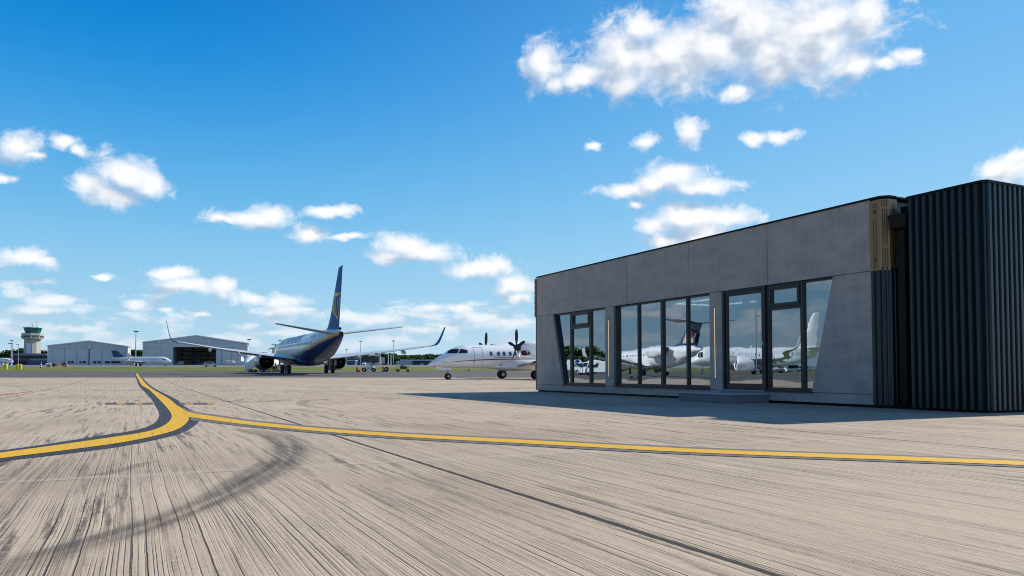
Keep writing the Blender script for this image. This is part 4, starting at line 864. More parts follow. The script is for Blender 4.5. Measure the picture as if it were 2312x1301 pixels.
# ---------------- rear engined T-tail jet
ST3 = dense([(0, 1.75, .03, .03), (.3, 1.82, .42, .36), (1.2, 2.0, .86, .82), (2.4, 2.22, 1.15, 1.18), (3.8, 2.35, 1.32, 1.36), (18, 2.35, 1.32, 1.36), (20.5, 2.55, 1.1, 1.12), (23.5, 2.95, .6, .62), (25.8, 3.2, .14, .2)])
def tjet(name, loc, rz, label, finm, topm=None, group=None, title=None):
    A = thing(name, loc, rz, label, 'jet plane', group); fus(ST3, M_PW, A, seg=28); upy = Vector((0, 1, 0))
    fn = wing([((18.6, 0, 3.6), (24.9, 0, 3.2), .05, upy), ((20.6, 0, 4.1), (25.0, 0, 3.6), .08, upy), ((23.4, 0, 6.2), (26.0, 0, 6.2), .09, upy)], finm, A, 'fin')
    for sd in (-1, 1):
        wing([((23.2, 0, 6.2), (25.9, 0, 6.2), .07), ((25.0, sd*4.2, 6.28), (26.5, sd*4.2, 6.28), .07)], topm or finm, A, 'tailplane')
        wing([((9.8, sd*.9, 1.45), (15.0, sd*.9, 1.4), .12), ((12.2, sd*4, 1.72), (15.2, sd*4, 1.7), .11), ((15.6, sd*10.3, 2.35), (16.9, sd*10.3, 2.34), .1), ((16.3, sd*10.7, 3.3), (17.1, sd*10.7, 3.3), .1)], M_WING, A)
        E = MB(); E.rev([(17.2, .42), (17.1, .55), (17.5, .66), (19.0, .68), (20.6, .50), (21.0, .40), (20.9, .36), (20.2, .34)], (0, sd*1.95, 3.0), 'x', 20, cap=False); en = E.build('engine', M_PW, A, smooth=True, auto=50)
        MB().rev([(17.35, .44), (17.34, .05)], (0, sd*1.95, 3.0), 'x', 20).build('fan', M_FANB, en); MB().rev([(20.3, .35), (21.4, .04)], (0, sd*1.95, 3.0), 'x', 16).build('exhaust_cone', M_EXH, en)
        MB().box(18, 20, min(sd*1.1, sd*1.4), max(sd*1.1, sd*1.4), 2.88, 3.12).build('pylon', M_PW, en)
        G = MB(); G.tube([(14.2, sd*1.6, .4), (14.2, sd*1.6, 1.5)], .1, 8); gr = G.build('main_gear', M_STRUT, A)
        for q_ in (-.22, .22): wheel(gr, (14.2, sd*1.6+q_, .4), .4, .26)
        for qd in ([(1.75, 2.4), (2.4, 2.45), (2.6, 2.85), (2.2, 2.8)], [(2.5, 2.45), (3.2, 2.5), (3.3, 2.85), (2.7, 2.86)]): patch(ST3, qd, 'cockpit_window', M_GLSD, A, side=sd)
        for k in range(15): oval(ST3, 5.6+k*.8, 2.68, .3, .36, 'cabin_window', M_GLSD, A, side=sd, n=8)
    G = MB(); G.tube([(2.6, 0, .26), (2.6, 0, 1.3)], .07, 8); gr = G.build('nose_gear', M_STRUT, A)
    for q_ in (-.15, .15): wheel(gr, (2.6, q_, .26), .26, .16)
    MB().loft([[Vector((x, hw_*math.cos(2*PI*k/16), zc+rh*math.sin(2*PI*k/16))) for k in range(16)] for x, hw_, zc, rh in ((8.6, .3, 1.3, .15), (10, 1.2, 1.25, .4), (14, 1.25, 1.25, .42), (16.2, .3, 1.35, .15))]).build('belly_fairing', M_PW, A, smooth=True)
    return A, fn
M_TAILB = pm('deep_blue_tail', (.004, .058, .16), .45, 0, .45, .6, coat=.4)
def jetbase(px, Y): return gp(px, Y)
nz = gp(386.5, 270); yw = R(6)
J1, JF = tjet('regional_jet', (nz.x, 270, g(270)-.02), PI-yw, 'white T-tail jet with dark blue tail parked between the two hangars', M_TAILB); J1.scale = (.86,)*3
nz = gp(30, 330); J2 = dup(J1, (nz.x, 330, g(330)), PI-R(10), 'white jet nose poking in at the far left edge below the lamp posts')
nz = gp(552, 128); dv = Vector((5.5, 25.4, 0)).normalized(); J3 = dup(J1, (nz.x, 128, g(128)), math.atan2(dv.y, dv.x), 'white jet with its nose pointing out behind the blue airliner\'s left engine')
# ---------------- aircraft that stand to the left, out of frame, and show as reflections in the glass
NO = -I_
def mirror(P): P = Vector(P); return P-NO*(2*(P-P0).dot(NO))
def virt(px, Y): P = at(px, HOR, Y); M = mirror((P.x, P.y, 0)); return Vector((M.x, M.y, g(M.y)))
def mplace(px_nose, Yn_, px_tail, Yt):
    a, b_ = virt(px_nose, Yn_), virt(px_tail, Yt); d = b_-a; return a, math.atan2(d.y, d.x), d.length
p_, rz_, L_ = mplace(1556, 186, 1850, 184)
A2, _f = airliner('white_airliner', p_, rz_, 'all white twin jet airliner mirrored in the door and right window glass', M_PW, M_PW, M_PW, M_PW); A2.scale = (L_/38.2, 1.2, 1.2)
p_, rz_, L_ = mplace(1370, 112, 1534, 92)
M_TAILR = pm('navy_tail', (.006, .014, .10), .3, 0, .2, 1, coat=.4); M_FLAME = pm('red_flame_paint', (.5, .05, .02), .4); M_CREAM = pm('cream_flame_paint', (.62, .50, .34), .4)
J4, F4 = tjet('white_jet', p_, rz_, 'white jet with navy tail and red flame, mirrored in the four pane window', M_TAILR, M_TAILR)
for sd in (-1, 1):
    for nm, mm, pts, o_ in (('cream_flame', M_CREAM, [(21.9, 4.0), (24.7, 4.0), (25.1, 4.9), (24.3, 4.5), (23.6, 5.2), (23.0, 4.5), (22.6, 5.0)], .30), ('red_flame', M_FLAME, [(23.0, 4.35), (24.2, 4.35), (24.9, 5.5), (24.1, 5.0), (23.9, 5.8), (23.4, 5.0)], .31)):
        mb = MB(); mb.prism(pts, min(sd*o_, sd*(o_-.02)), max(sd*o_, sd*(o_-.02))); mb.build(nm, mm, F4)
# ------------------------------------------------------------------ far side of the airfield
M_HANG = pm('hangar_cladding', (.52, .545, .57), .55, .1, .05, .8); M_HANGD = pm('hangar_door_grey', (.52, .54, .56), .5, .1, .05, .5); M_HANGW = pm('hangar_light_trim', (.66, .68, .70), .5)
M_HANGR = pm('hangar_roof', (.52, .54, .56), .5, .2); M_DK = pm('dark_opening', (.030, .034, .038), .8); M_HIN = pm('hangar_inside', (.38, .39, .36), .9); M_HINF = pm('hangar_floor', (.25, .25, .25), .7)
M_NAVY = pm('navy_panel', (.03, .055, .12), .5); M_BLUEW = pm('blue_warehouse', (.055, .10, .22), .6); M_CHAR = pm('charcoal_cladding', (.045, .055, .085), .6)
M_CONCT = pm('tower_concrete', (.42, .40, .37), .8, 0, .1, .5); M_TGLS = pm('tower_green_glass', (.012, .135, .12), .08, 0, .25, .7); M_REDS = pm('red_sign_panel', (.40, .035, .05), .6)
M_POLE = pm('galvanised_pole', (.42, .45, .48), .5, .4); M_LAMPH = pm('lamp_head_dark', (.07, .08, .095), .5); M_YELD = pm('yellow_drum', (.62, .52, .02), .45, 0, .25, 3); M_ORG = pm('orange_plastic', (.75, .16, .03), .5); M_YELP = pm('yellow_vehicle_paint', (.66, .48, .03), .45)
M_SILV = pm('silver_car_paint', (.42, .43, .44), .3, .5, .05, 2, coat=.5); M_GRN = pm('green_paint', (.03, .22, .06), .5); M_BROWN = pm('weathered_reel', (.16, .11, .055), .8, 0, .4, 4)
M_GLASSY = pm('pale_glass_front', (.30, .40, .47), .12, .1, .4, .6)
def corr_lines(name, col):     # fine vertical sheet ribs as colour and bump
    m, t, b = newmat(name); x, y, z = t.sep(t.obj()); f = t.math('FRACT', t.math('MULTIPLY', x, 1.1)); k = t.sstep(f, .35, .5)
    n = t.noise(t.obj(), .25, 4, .6); c = t.mix(n, tuple(v*.93 for v in col), tuple(v*1.07 for v in col)); c = t.mix(t.math('MULTIPLY', k, .18), c, tuple(v*.7 for v in col))
    t._in(b.inputs['Base Color'], c); b.inputs['Roughness'].default_value = .5; b.inputs['Metallic'].default_value = .1; t._in(b.inputs['Normal'], t.bump(k, .6, .06)); return m
M_HCOR = corr_lines('hangar_ribbed_sheet', (.50, .52, .54))
def zat(py, Y): return at(CX, py, Y).z
def hangar(label, pxl, pxr, pxa, ral, ra, rar, rbase, Y, doors, rowd, openb=None, rz=0, D=46):
    xl = at(pxl, HOR, Y).x; zb = g(Y); o_ = Vector((xl, Y, zb)); H = thing('hangar', o_, rz, label, 'hangar'); ax_ = Vector((math.cos(rz), math.sin(rz), 0)); nn = Vector((-math.sin(rz), math.cos(rz), 0))
    def XZ(px, py): d = ray(px, py); P = CAM+d*((o_-CAM).dot(nn)/d.dot(nn))-o_; return P.dot(ax_), P.z
    X = lambda p: XZ(p, HOR)[0]
    L = X(pxr); ax = X(pxa); el_, ea, er = XZ(pxl, ral)[1], XZ(pxa, ra)[1], XZ(pxr, rar)[1]; dz = XZ(pxa, rowd)[1]; er = (er+el_)/2; el_ = er
    dl_, dr2 = doors[0], doors[-1]
    head = dz+ (1.6 if openb else .4)
    gbl = MB(); gbl.prism([(0, head), (L, head), (L, er-.25), (ax, ea-.25), (0, el_-.25)], 0, .3); gbl.build('gable_wall', M_HCOR, H)
    j = MB(); j.box(0, X(dl_), 0, .3, 0, head-.003); j.build('corner_wall', M_HANG, H); j = MB(); j.box(X(dr2), L, 0, .3, 0, head-.003); j.build('corner_wall', M_HANG, H)
    j = MB(); j.box(X(dl_)+.003, X(dr2)-.003, -.25, .25, dz, head-.006); j.build('door_header', M_HANGD, H)
    s_ = MB(); s_.box(0.02, .3, .31, D, 0, el_-.3); s_.box(L-.3, L-.02, .31, D, 0, er-.3); s_.box(.31, L-.31, D-.3, D, 0, min(el_, er)-.3); s_.build('side_wall', M_HANGW, H)
    rf = MB(); e = .35
    rf.prism([(-e, el_-.24-e*.15), (ax, ea-.24), (L+e, er-.24-e*.15), (L+e, er+.05-e*.15), (ax, ea+.05), (-e, el_+.05-e*.15)], -.3, D+.1); rf.build('roof', M_HANGR, H)
    tr = MB(); tr.prism([(-e-.02, el_-.42-e*.15), (ax, ea-.42), (L+e+.02, er-.42-e*.15), (L+e+.02, er-.1), (ax, ea-.1), (-e-.02, el_-.1)], -.38, -.31); tr.build('verge_trim', M_HANGW, H)
    fl = MB(); fl.box(.31, L-.31, .31, D-.31, .01, .03); fl.build('floor', M_HINF, H)
    for i, (a, b_) in enumerate(zip(doors, doors[1:])):
        if openb and a >= openb[0]-.5 and b_ <= openb[1]+.5: continue
        yo = .02 if i % 2 else .16
        d = MB(); d.box(X(a)+.06, X(b_)-.06, yo, yo+.1, .08, dz-.003); p_ = d.build('door_panel', M_HANGD, H)
        d = MB(); d.box(X(a)+.05, X(a)+.22, yo-.05, yo-.002, .08, dz-.01); d.build('door_edge', M_POLE, p_)
    if openb:
        bk = MB(); bk.box(X(openb[0]), X(openb[1]), 30, 30.2, .04, dz+1); bk.box(X(openb[0])-.2, X(openb[0])-.02, .5, 30, .04, dz+1); bk.box(X(openb[1])+.02, X(openb[1])+.2, .5, 30, .04, dz+1); bk.build('inner_wall', M_HIN, H)
        bb = MB()
        for f in (.35, .62, .85): bb.box(X(openb[0])+.1, X(openb[1])-.1, 29.7, 29.9, dz*f-.2, dz*f+.2)
        for f in (.08, .33, .72): bb.box(X(openb[0])+(X(openb[1])-X(openb[0]))*f, X(openb[0])+(X(openb[1])-X(openb[0]))*f+.4, 29.4, 29.65, .04, dz+.5)
        bb.build('wall_rail', M_DK, H)
    return H, X, dz
H1, X1, dz1 = hangar('grey gabled hangar with closed doors beside the control tower', 106, 287.5, 199, 779.5, 769, 782, 825, 385, [117, 144.5, 172.5, 200, 229, 256, 277], 787.5, None, R(20), 13)
b_ = MB(); b_.box(X1(195.5), X1(204.5), -.7, -.39, dz1-.2, dz1+2.1); b_.build('door_motor_box', M_HANGD, H1)
b_ = MB(); b_.box(X1(199.6), X1(201.4), -.3, -.02, .1, dz1-.21); b_.build('centre_post', M_DK, H1)
for p0_, p1_ in ((153, 158), (160, 166), (179, 183), (186, 193), (210, 217), (220, 227), (236, 248), (251, 272)):
    b_ = MB(); b_.box(X1(p0_), X1(p1_), -.10, -.035, 1.0, 2.0); b_.build('door_window', M_DK, H1)
for k in range(3): b_ = MB(); b_.box(X1(287.5)+.03, X1(287.5)+.9+k*.5, 1+k*4, 3+k*4, 0, 6.2-k*1.0); b_.build('side_buttress', M_HANGW, H1)
H2, X2, dz2 = hangar('large grey gabled hangar with one dark open door bay', 321, 558.5, 442, 772.5, 757, 774, 825, 385, [328, 363, 390, 487, 499.5, 522.5, 553], 784, (390, 487), R(18), 46)
for px in (358, 472):
    b_ = MB(); b_.rev([(0, .02), (.02, .5), (.2, .5), (.5, .3)], (X2(px), -.85, dz2+2.3), 'y', 12); b_.build('flood_lamp', M_HANGW, H2, smooth=True)
# work dock and vehicles in the open bay
wd = gp(441, 412); D_ = thing('maintenance_dock', (wd.x, 412, H2.location.z+.05), R(18), 'dark blue maintenance dock standing inside the open hangar bay', 'work platform')
for x in (-2.1, 2.1):
    for y in (-1.5, 1.5): MB().box(x-.15, x+.15, y-.15, y+.15, 0, 6.3).build('post', M_NAVY, D_)
for z in (2.0, 4.2, 6.3): MB().box(-2.4, 2.4, -1.8, 1.8, z, z+.18).build('deck', M_NAVY, D_)
MB().box(-2.0, 2.0, 1.2, 1.3, .1, 6.2).build('screen', M_NAVY, D_); MB().rev([(0, .5), (.3, .8), (1.2, .7), (1.6, .3)], (.2, 0, 6.5), 'z', 12).build('lamp_drum', M_BROWN, D_, smooth=True)
# ---- vehicles
def car(label, loc, rz, paint, group=None, suv=False, L=4.3):
    h = 1.55 if suv else 1.42; C = thing('parked_car', loc, rz, label, 'car', group)
    prof = [(-L/2, .45), (-L/2+.05, .72), (-L/2+.9, .92), (-L/2+1.45, h-.06), (-L/2+1.8, h), (L/2-1.0, h), (L/2-.35, h-.12), (L/2-.03, .95), (L/2, .5), (L/2-.1, .26), (-L/2+.1, .26)]
    mb = MB(); mb.prism([(x, z) for x, z in prof][::-1], -.86, .86); mb.build('body', paint, C, bevel=.07, smooth=False)
    for sd in (-1, 1): MB().prism([(-L/2+1.15, .95), (L/2-.4, .97), (L/2-.6, h-.14), (-L/2+1.75, h-.1), (-L/2+1.55, h-.14)][::-1], min(sd*.85, sd*.872), max(sd*.85, sd*.872)).build('side_window', M_GLSD, C)
    m_ = MB(); m_.add([(-L/2+.93, -.7, .96), (-L/2+.93, .7, .96), (-L/2+1.42, .66, h-.09), (-L/2+1.42, -.66, h-.09)], [(0, 1, 2, 3)]); [None]
    for i in range(len(m_.v)): m_.v[i] = (m_.v[i][0]-.02, m_.v[i][1], m_.v[i][2]+.012)
    m_.build('windscreen', M_GLSD, C); MB().box(L/2-.22, L/2-.16, -.66, .66, 1.02, h-.2).build('rear_window', M_GLSD, C)
    for x in (-L/2+.82, L/2-.8):
        for sd in (-1, 1): wheel(C, (x, sd*.78, .31), .31, .2)
    for sd in (-1, 1): MB().box(L/2-.05, L/2+.012, sd*.72-.12, sd*.72+.12, .72, .95).build('tail_light', M_REDP, C); MB().box(-L/2-.01, -L/2+.06, sd*.62-.16, sd*.62+.16, .6, .72).build('headlight', M_HANGW, C)
    return C
p_ = gp(475.5, 222); SUV = car('silver estate car driving on the far apron in front of the open hangar', p_, R(200), M_SILV, None, True, 3.9)
p_ = gp(450, 402); car('dark blue car parked in front of the dock in the open hangar', (p_.x, 402, H2.location.z+.04), R(5), M_BLUEW)
def van(label, loc, rz, paint, group=None):
    V = thing('van', loc, rz, label, 'van', group); prof = [(-2.4, .4), (-2.42, .9), (-1.9, 1.15), (-1.35, 1.95), (-1.0, 2.05), (2.4, 2.05), (2.45, .4)]
    MB().prism(prof[::-1], -.95, .95).build('body', paint, V, bevel=.06)
    for sd in (-1, 1): MB().prism([(-1.75, 1.18), (-.6, 1.18), (-.6, 1.8), (-1.3, 1.8)][::-1], min(sd*.94, sd*.962), max(sd*.94, sd*.962)).build('side_window', M_GLSD, V)
    m_ = MB(); m_.add([(-1.93, -.8, 1.2), (-1.93, .8, 1.2), (-1.42, .75, 1.9), (-1.42, -.75, 1.9)], [(0, 1, 2, 3)]); m_.build('windscreen', M_GLSD, V)
    MB().box(2.44, 2.465, -.75, .75, 1.2, 1.8).build('rear_window', M_GLSD, V)
    for x in (-1.6, 1.6):
        for sd in (-1, 1): wheel(V, (x, sd*.84, .34), .34, .22)
    return V
p_ = gp(404, 398); VAN = van('white van standing at the mouth of the open hangar bay', (p_.x, 398, H2.location.z+.04), R(80), M_WHITE)
# ---- control tower
pc = gp(72, 450); zb = g(450); T = thing('control_tower', (pc.x, 450, zb), 0, 'concrete control tower with green glass cab above an octagonal drum', 'tower')
k = 450/1750; zz = lambda r: zat(r, 450)-zb
m_ = MB(); m_.slab([(-3.1, -3), (1.6, -3), (3.1, -1.2), (3.1, 3), (-3.1, 3)], 0, zz(766.9)); m_.build('shaft', M_CONCT, T)
m_ = MB(); m_.box(-1.6, 1.0, -3.12, -3.01, 3, zz(776)); m_.build('shaft_panel', M_HANGW, T)
def octr(r, z, ph=PI/8, n=8): return [Vector((r*math.cos(2*PI*i/n+ph), r*math.sin(2*PI*i/n+ph), z)) for i in range(n)]
m_ = MB(); m_.loft([octr(4.0, zz(767.2)), octr(5.6, zz(765)), octr(5.75, zz(753))]); m_.build('drum', M_CONCT, T)
m_ = MB(); m_.loft([octr(5.85, zz(757.3)), octr(5.85, zz(756.3))]); m_.build('drum_band', M_HANGW, T)
for i in range(8):
    a = 2*PI*(i+.5)/8+PI/8
    for s_ in (-1.2, 0, 1.2):
        c_ = Vector((5.37*math.cos(a), 5.37*math.sin(a), zz(760.5))); tv = Vector((-math.sin(a), math.cos(a), 0)); nv = Vector((math.cos(a), math.sin(a), 0)); m_ = MB()
        m_.add([c_+tv*(s_+u*.42)+Vector((0, 0, v*.42))+nv*(.12-.0*v) for u, v in ((-1, -1), (1, -1), (1, 1), (-1, 1))], [(0, 1, 2, 3)]); m_.build('drum_window', M_DK, T)
m_ = MB(); m_.loft([octr(3.6, zz(752.9)), octr(3.75, zz(752)), octr(4.65, zz(741))]); cab = m_.build('glass_cab', M_TGLS, T)
m_ = MB(); m_.loft([octr(3.95, zz(747.3)), octr(4.25, zz(745.9))]); m_.build('blind_band', M_DK, cab)
m_ = MB()
for i in range(16):
    a = 2*PI*i/16+PI/8; r_ = (1 if i % 2 == 0 else math.cos(PI/8)); m_.tube([(3.78*r_*math.cos(a), 3.78*r_*math.sin(a), zz(752)), (4.68*r_*math.cos(a), 4.68*r_*math.sin(a), zz(741))], .055, 5)
m_.build('cab_mullion', M_LAMPH, cab)
m_ = MB(); m_.loft([octr(4.9, zz(740.9)), octr(4.9, zz(739.5)), octr(3.5, zz(738.6))]); m_.build('cab_roof', M_HANGR, T)
m_ = MB()
for x, y, h in ((-2.1, 0, .9), (-.6, .5, 1.6), (.1, -1, 1.6), (2.3, 0, .8), (1.3, 1, 3.4)): m_.tube([(x, y, zz(738.8)), (x, y, zz(738.6)+h)], .07, 5)
m_.box(-.7, .2, -.4, -.3, zz(738.6)+1.0, zz(738.6)+1.3); m_.build('roof_antenna', M_LAMPH, T)
# ---- low terminal under the tower
xl, xr = at(25.5, HOR, 430).x, at(105.5, HOR, 430).x; zb = g(430); L = xr-xl; zz = lambda r: zat(r, 430)-zb
TB = thing('terminal_building', (xl, 430, zb), 0, 'long low two storey block with grey fascia and red sign band under the tower', 'building')
MB().box(0, L, .3, 12, 0, zz(803)).build('wall', M_NAVY, TB); MB().box(-.2, L+.1, -.4, 12.2, zz(803)+.002, zz(798.2)).build('fascia', pm('grey_fascia', (.20, .205, .23), .7), TB)
for i in range(9): MB().box(.6+i*L/9.2, .6+i*L/9.2+L/11, .22, .296, zz(809.3), zz(804)).build('window', M_DK, TB)
MB().box(.3, L*.51, .05, .29, zz(813.8), zz(809.8)).build('red_sign', M_REDS, TB); MB().box(L*.52, L-.3, .05, .29, zz(814), zz(810)).build('spandrel', pm('pale_spandrel', (.26, .28, .33), .6), TB)
MB().box(L*.03, L*.42, .1, .29, .1, zz(815.5)).build('shop_front', M_DK, TB); MB().box(L*.44, L*.88, .1, .29, .1, zz(815)).build('blue_shutter', M_BLUEW, TB)
# ---- lamp masts
def mast(px, rt, Y, label, head=1, rad=.16):
    zb = g(Y); p_ = gp(px, Y); h = zat(rt, Y)-zb; M_ = thing('lamp_mast', p_, 0, label, 'lamp mast', 'lamp masts around the aprons')
    MB().tube([(0, 0, 0), (0, 0, h-.3)], [rad*1.5, rad*.8], 8).build('pole', M_POLE, M_, smooth=True)
    r_ = 1.15*head
    MB().loft([octr(r_*.35, h-.45), octr(r_, h-.25), octr(r_, h-.02), octr(r_*.5, h+.1)]).build('lamp_head', M_LAMPH, M_)
    return M_
def arm_mast(px, rt, Y, label, sd=-1):
    zb = g(Y); p_ = gp(px, Y); h = zat(rt, Y)-zb; M_ = thing('lamp_post', p_, 0, label, 'lamp post', 'slim lamp posts by the terminal')
    MB().tube([(0, 0, 0), (0, 0, h)], [.17, .10], 8).build('pole', M_POLE, M_, smooth=True); MB().box(-1.1 if sd < 0 else -.2, .2 if sd < 0 else 1.1, -.2, .2, h, h+.28).build('lamp_head', M_LAMPH, M_); return M_
arm_mast(24.2, 776.6, 300, 'nearer slim lamp post at the far left in front of the terminal'); arm_mast(27.2, 770, 330, 'tallest slim lamp post at the far left edge'); arm_mast(40.5, 779, 400, 'short slim lamp post just left of the control tower')
mast(305.5, 747.5, 345, 'tall lamp mast standing between the two hangars', 1.0, .2)
mast(561.5, 766, 420, 'lamp mast at the right corner of the open hangar'); mast(631.3, 768, 480, 'lamp mast above the nose end of the blue airliner'); mast(814, 770, 480, 'lamp mast right of the airliner tail over the blue warehouse'); mast(888, 769.5, 450, 'lamp mast left of the glass fronted terminal'); mast(782.2, 789, 600, 'small distant lamp mast just right of the airliner tail', .9)
for px, rt, lb in ((876.3, 798, 'plain white pole left of the lamp mast near the glass terminal'), (882.4, 800.5, 'shorter plain white pole next to the lamp mast near the glass terminal'), (858.5, 802, 'thin white pole in front of the dark trees')):
    Y = 400; p_ = gp(px, Y); P_ = thing('flag_pole', p_, 0, lb, 'pole', 'plain white poles'); MB().tube([(0, 0, 0), (0, 0, zat(rt, Y)-g(Y))], [.26, .18], 8).build('pole', M_HANGW, P_, smooth=True); MB().rev([(0, .5), (.3, .45)], (0, 0, 0), 'z', 10).build('footing', M_CONCT, P_)
# ---- warehouses and glass terminal on the right
def shed(name, label, pxl, pxr, rt, Y, mat, D=25, cat='building'):
    xl, xr = at(pxl, HOR, Y).x, at(pxr, HOR, Y).x; zb = g(Y); h = zat(rt, Y)-zb; S_ = thing(name, (xl, Y, zb), 0, label, cat); L = xr-xl
    MB().box(0, L, 0, D, 0, h-.3).build('wall', mat, S_); MB().box(-.2, L+.2, -.25, D+.2, h-.298, h).build('roof', M_CHAR, S_)
    for i in range(max(2, int(L/4))): MB().box(.3+i*L/max(2, int(L/4)), .42+i*L/max(2, int(L/4)), -.06, -.003, .1, h-.35).build('panel_joint', M_CHAR, S_)
    return S_, L, h
S_, L, h = shed('warehouse', 'blue warehouse right of the airliner engine', 783, 811, 805.5, 520, M_BLUEW); MB().box(1, L*.3, -.1, -.003, .1, 3).build('shutter', M_NAVY, S_)
S_, L, h = shed('warehouse', 'charcoal warehouse left of the dark tree clump', 812, 855, 805.8, 522, M_CHAR)
S_, L, h = shed('hut', 'small blue hut with pale flat roof below the blue warehouse', 786, 801, 815.5, 430, M_BLUEW, 6); MB().box(-.4, L+.4, -.5, 6.5, h+.002, h+.35).build('canopy', M_HANGW, S_)
xl, xr = at(893.5, HOR, 400).x, at(992, HOR, 400).x; zb = g(400); L = xr-xl; zz = lambda r: zat(r, 400)-zb
GT = thing('glass_terminal', (xl, 400, zb), 0, 'low terminal with white flat roof, glass front and dark cladding behind the turboprop nose', 'building')
MB().box(L*.38, L, .5, 14, 0, zz(814.6)).build('wall', M_CHAR, GT); MB().prism([(L*.10, zz(812.3)), (L*.10, zz(814.4)), (L+.5, zz(814.4)), (L+.5, zz(812.3))][::-1], -.8, 14.5).build('roof', M_HANGW, GT)
MB().box(.2, L*.378, .4, 13, 0, zz(815.2)).build('glass_hall', M_GLASSY, GT)
for i in range(7): MB().box(.2+i*L*.06, .34+i*L*.06, .28, .395, 0, zz(815.2)).build('mullion', M_HANGW, GT)
MB().box(.2, L*.378, .28, .394, zz(816), zz(815.3)).build('eaves_beam', M_HANGW, GT)
MB().box(L*.40, L*.56, .4, .49, zz(819.5), zz(816)).build('window', M_DK, GT); MB().box(L*.55, L*.645, .38, .49, 0, zz(821)).build('entrance', M_GLASSY, GT)
FN_ = thing('boundary_fence', (at(858, HOR, 405).x, 405, g(405)), 0, 'dark blue solid fence left of the glass terminal', 'fence'); L = at(893, HOR, 405).x-at(858, HOR, 405).x
MB().box(0, L, 0, .1, .1, zat(820.6, 405)-g(405)).build('panel', M_NAVY, FN_)
for i in range(8): MB().box(i*L/7-.08, i*L/7+.08, -.16, -.003, 0, zat(820.2, 405)-g(405)).build('post', M_CHAR, FN_)
# ---- parked cars beyond the right engine, small craft by the hangar
CARS = [(648, 'dark'), (661, 'white'), (673, 'silver'), (684, 'dark'), (694, 'silver'), (705, 'white'), (716, 'dark'), (727, 'silver'), (738, 'white'), (822, 'white'), (833, 'silver'), (843, 'dark'), (853, 'white')]
PT = {'dark': M_CHAR, 'white': M_WHITE, 'silver': M_SILV}
protoc = {}
for i, (px, c_) in enumerate(CARS):
    p_ = gp(px, 425+4*(i % 3)); lb = c_+' car in the far car park '+('under the airliner fuselage' if px < 770 else 'right of the airliner engine')+', '+['first', 'second', 'third', 'fourth', 'fifth', 'sixth', 'seventh', 'eighth', 'ninth', 'first', 'second', 'third', 'fourth'][i]+' from the left'
    rz = R(random.choice((2, 178, 90, 86)))
    if c_ in protoc: dup(protoc[c_], p_, rz, lb, 'cars in the far car park')
    else: protoc[c_] = car(lb, p_, rz, PT[c_], 'cars in the far car park')
def lightplane(label, loc, rz, trim):
    A = thing('light_aircraft', loc, rz, label, 'light aircraft', 'light aircraft by the hangar')
    st = dense([(0, 1.15, .05, .05), (.5, 1.2, .4, .38), (1.5, 1.3, .55, .6), (3, 1.35, .5, .6), (5, 1.45, .25, .3), (7.2, 1.6, .08, .1)], 3); fus(st, M_PW, A, seg=16)
    wing([((1.4, -5.3, 2.0), (2.7, -5.3, 2.0), .12), ((1.3, 0, 1.95), (2.9, 0, 1.95), .13), ((1.4, 5.3, 2.0), (2.7, 5.3, 2.0), .12)], M_PW, A)
    wing([((6.2, 0, 1.6), (7.2, 0, 1.6), .08, Vector((0, 1, 0))), ((6.8, 0, 2.9), (7.4, 0, 2.9), .08, Vector((0, 1, 0)))], trim, A, 'fin'); wing([((6.3, -1.6, 1.6), (7.1, -1.6, 1.6), .1), ((6.2, 0, 1.6), (7.1, 0, 1.6), .1), ((6.3, 1.6, 1.6), (7.1, 1.6, 1.6), .1)], M_PW, A, 'tailplane')
    for x, y in ((.6, 0), (2.4, -1.1), (2.4, 1.1)):
        gr = MB().tube([(x, y*.5, 1.0), (x, y, .22)], .05, 6).build('gear_leg', M_STRUT, A); wheel(gr, (x, y, .22), .22, .12)
    patch(st, [(1.0, 1.5), (2.6, 1.5), (2.4, 1.85), (1.3, 1.82)], 'side_window', M_GLSD, A); patch(st, [(.6, 1.05), (4.5, 1.35), (4.5, 1.42), (.6, 1.15)], 'stripe', trim, A)
    return A
p_ = gp(500, 372); lightplane('white light aircraft with red trim at the right corner of the open hangar', p_, R(15), M_REDP)
p_ = gp(531, 368); lightplane('white light aircraft with green trim just left of the white jet nose', p_, R(170), M_GRN)
# ---- airfield odds and ends on the grass and far apron, left
def drum(label, px, Y):
    p_ = gp(px, Y); D_ = thing('drum', p_, 0, label, 'drum', 'yellow drums on the grass'); pr = [(0, .30), (.03, .33), (.34, .33), (.36, .36), (.40, .36), (.42, .33), (.74, .33), (.76, .36), (.80, .36), (.82, .33), (1.12, .33), (1.15, .30)]
    MB().rev(pr, (0, 0, 0), 'z', 18).build('body', M_YELD, D_, smooth=True); MB().rev([(1.151, .27), (1.17, .26)], (0, 0, 0), 'z', 16).build('lid', M_YELP, D_); return D_
drum('yellow drum standing alone at the far left of the grass', 12.8, 168); drum('yellow drum left of its twin on the grass', 39.2, 170); drum('yellow drum right of its twin on the grass', 45.6, 169)
def marker(label, px, Y, top, cols, r0_=.28):
    p_ = gp(px, Y); h = zat(top, Y)-g(Y); M_ = thing('marker_post', p_, 0, label, 'marker post'); n = len(cols)
    MB().rev([(0, r0_*1.5), (.08, r0_*1.5)], (0, 0, 0), 'z', 12).build('foot', M_CHAR, M_)
    for i, c_ in enumerate(cols):
        u0, u1 = i/n, (i+1)/n; ra, rb = r0_*(1-.45*u0), r0_*(1-.45*u1)
        MB().rev([(.081+(h-.1)*u0, ra), (.081+(h-.1)*u1-.004, rb)], (0, 0, 0), 'z', 12).build('band', c_, M_)
    MB().rev([(0, .05), (.1, .16), (.22, .12), (.28, .02)], (0, 0, h-.02), 'z', 12).build('beacon', M_REDP, M_, smooth=True); return M_
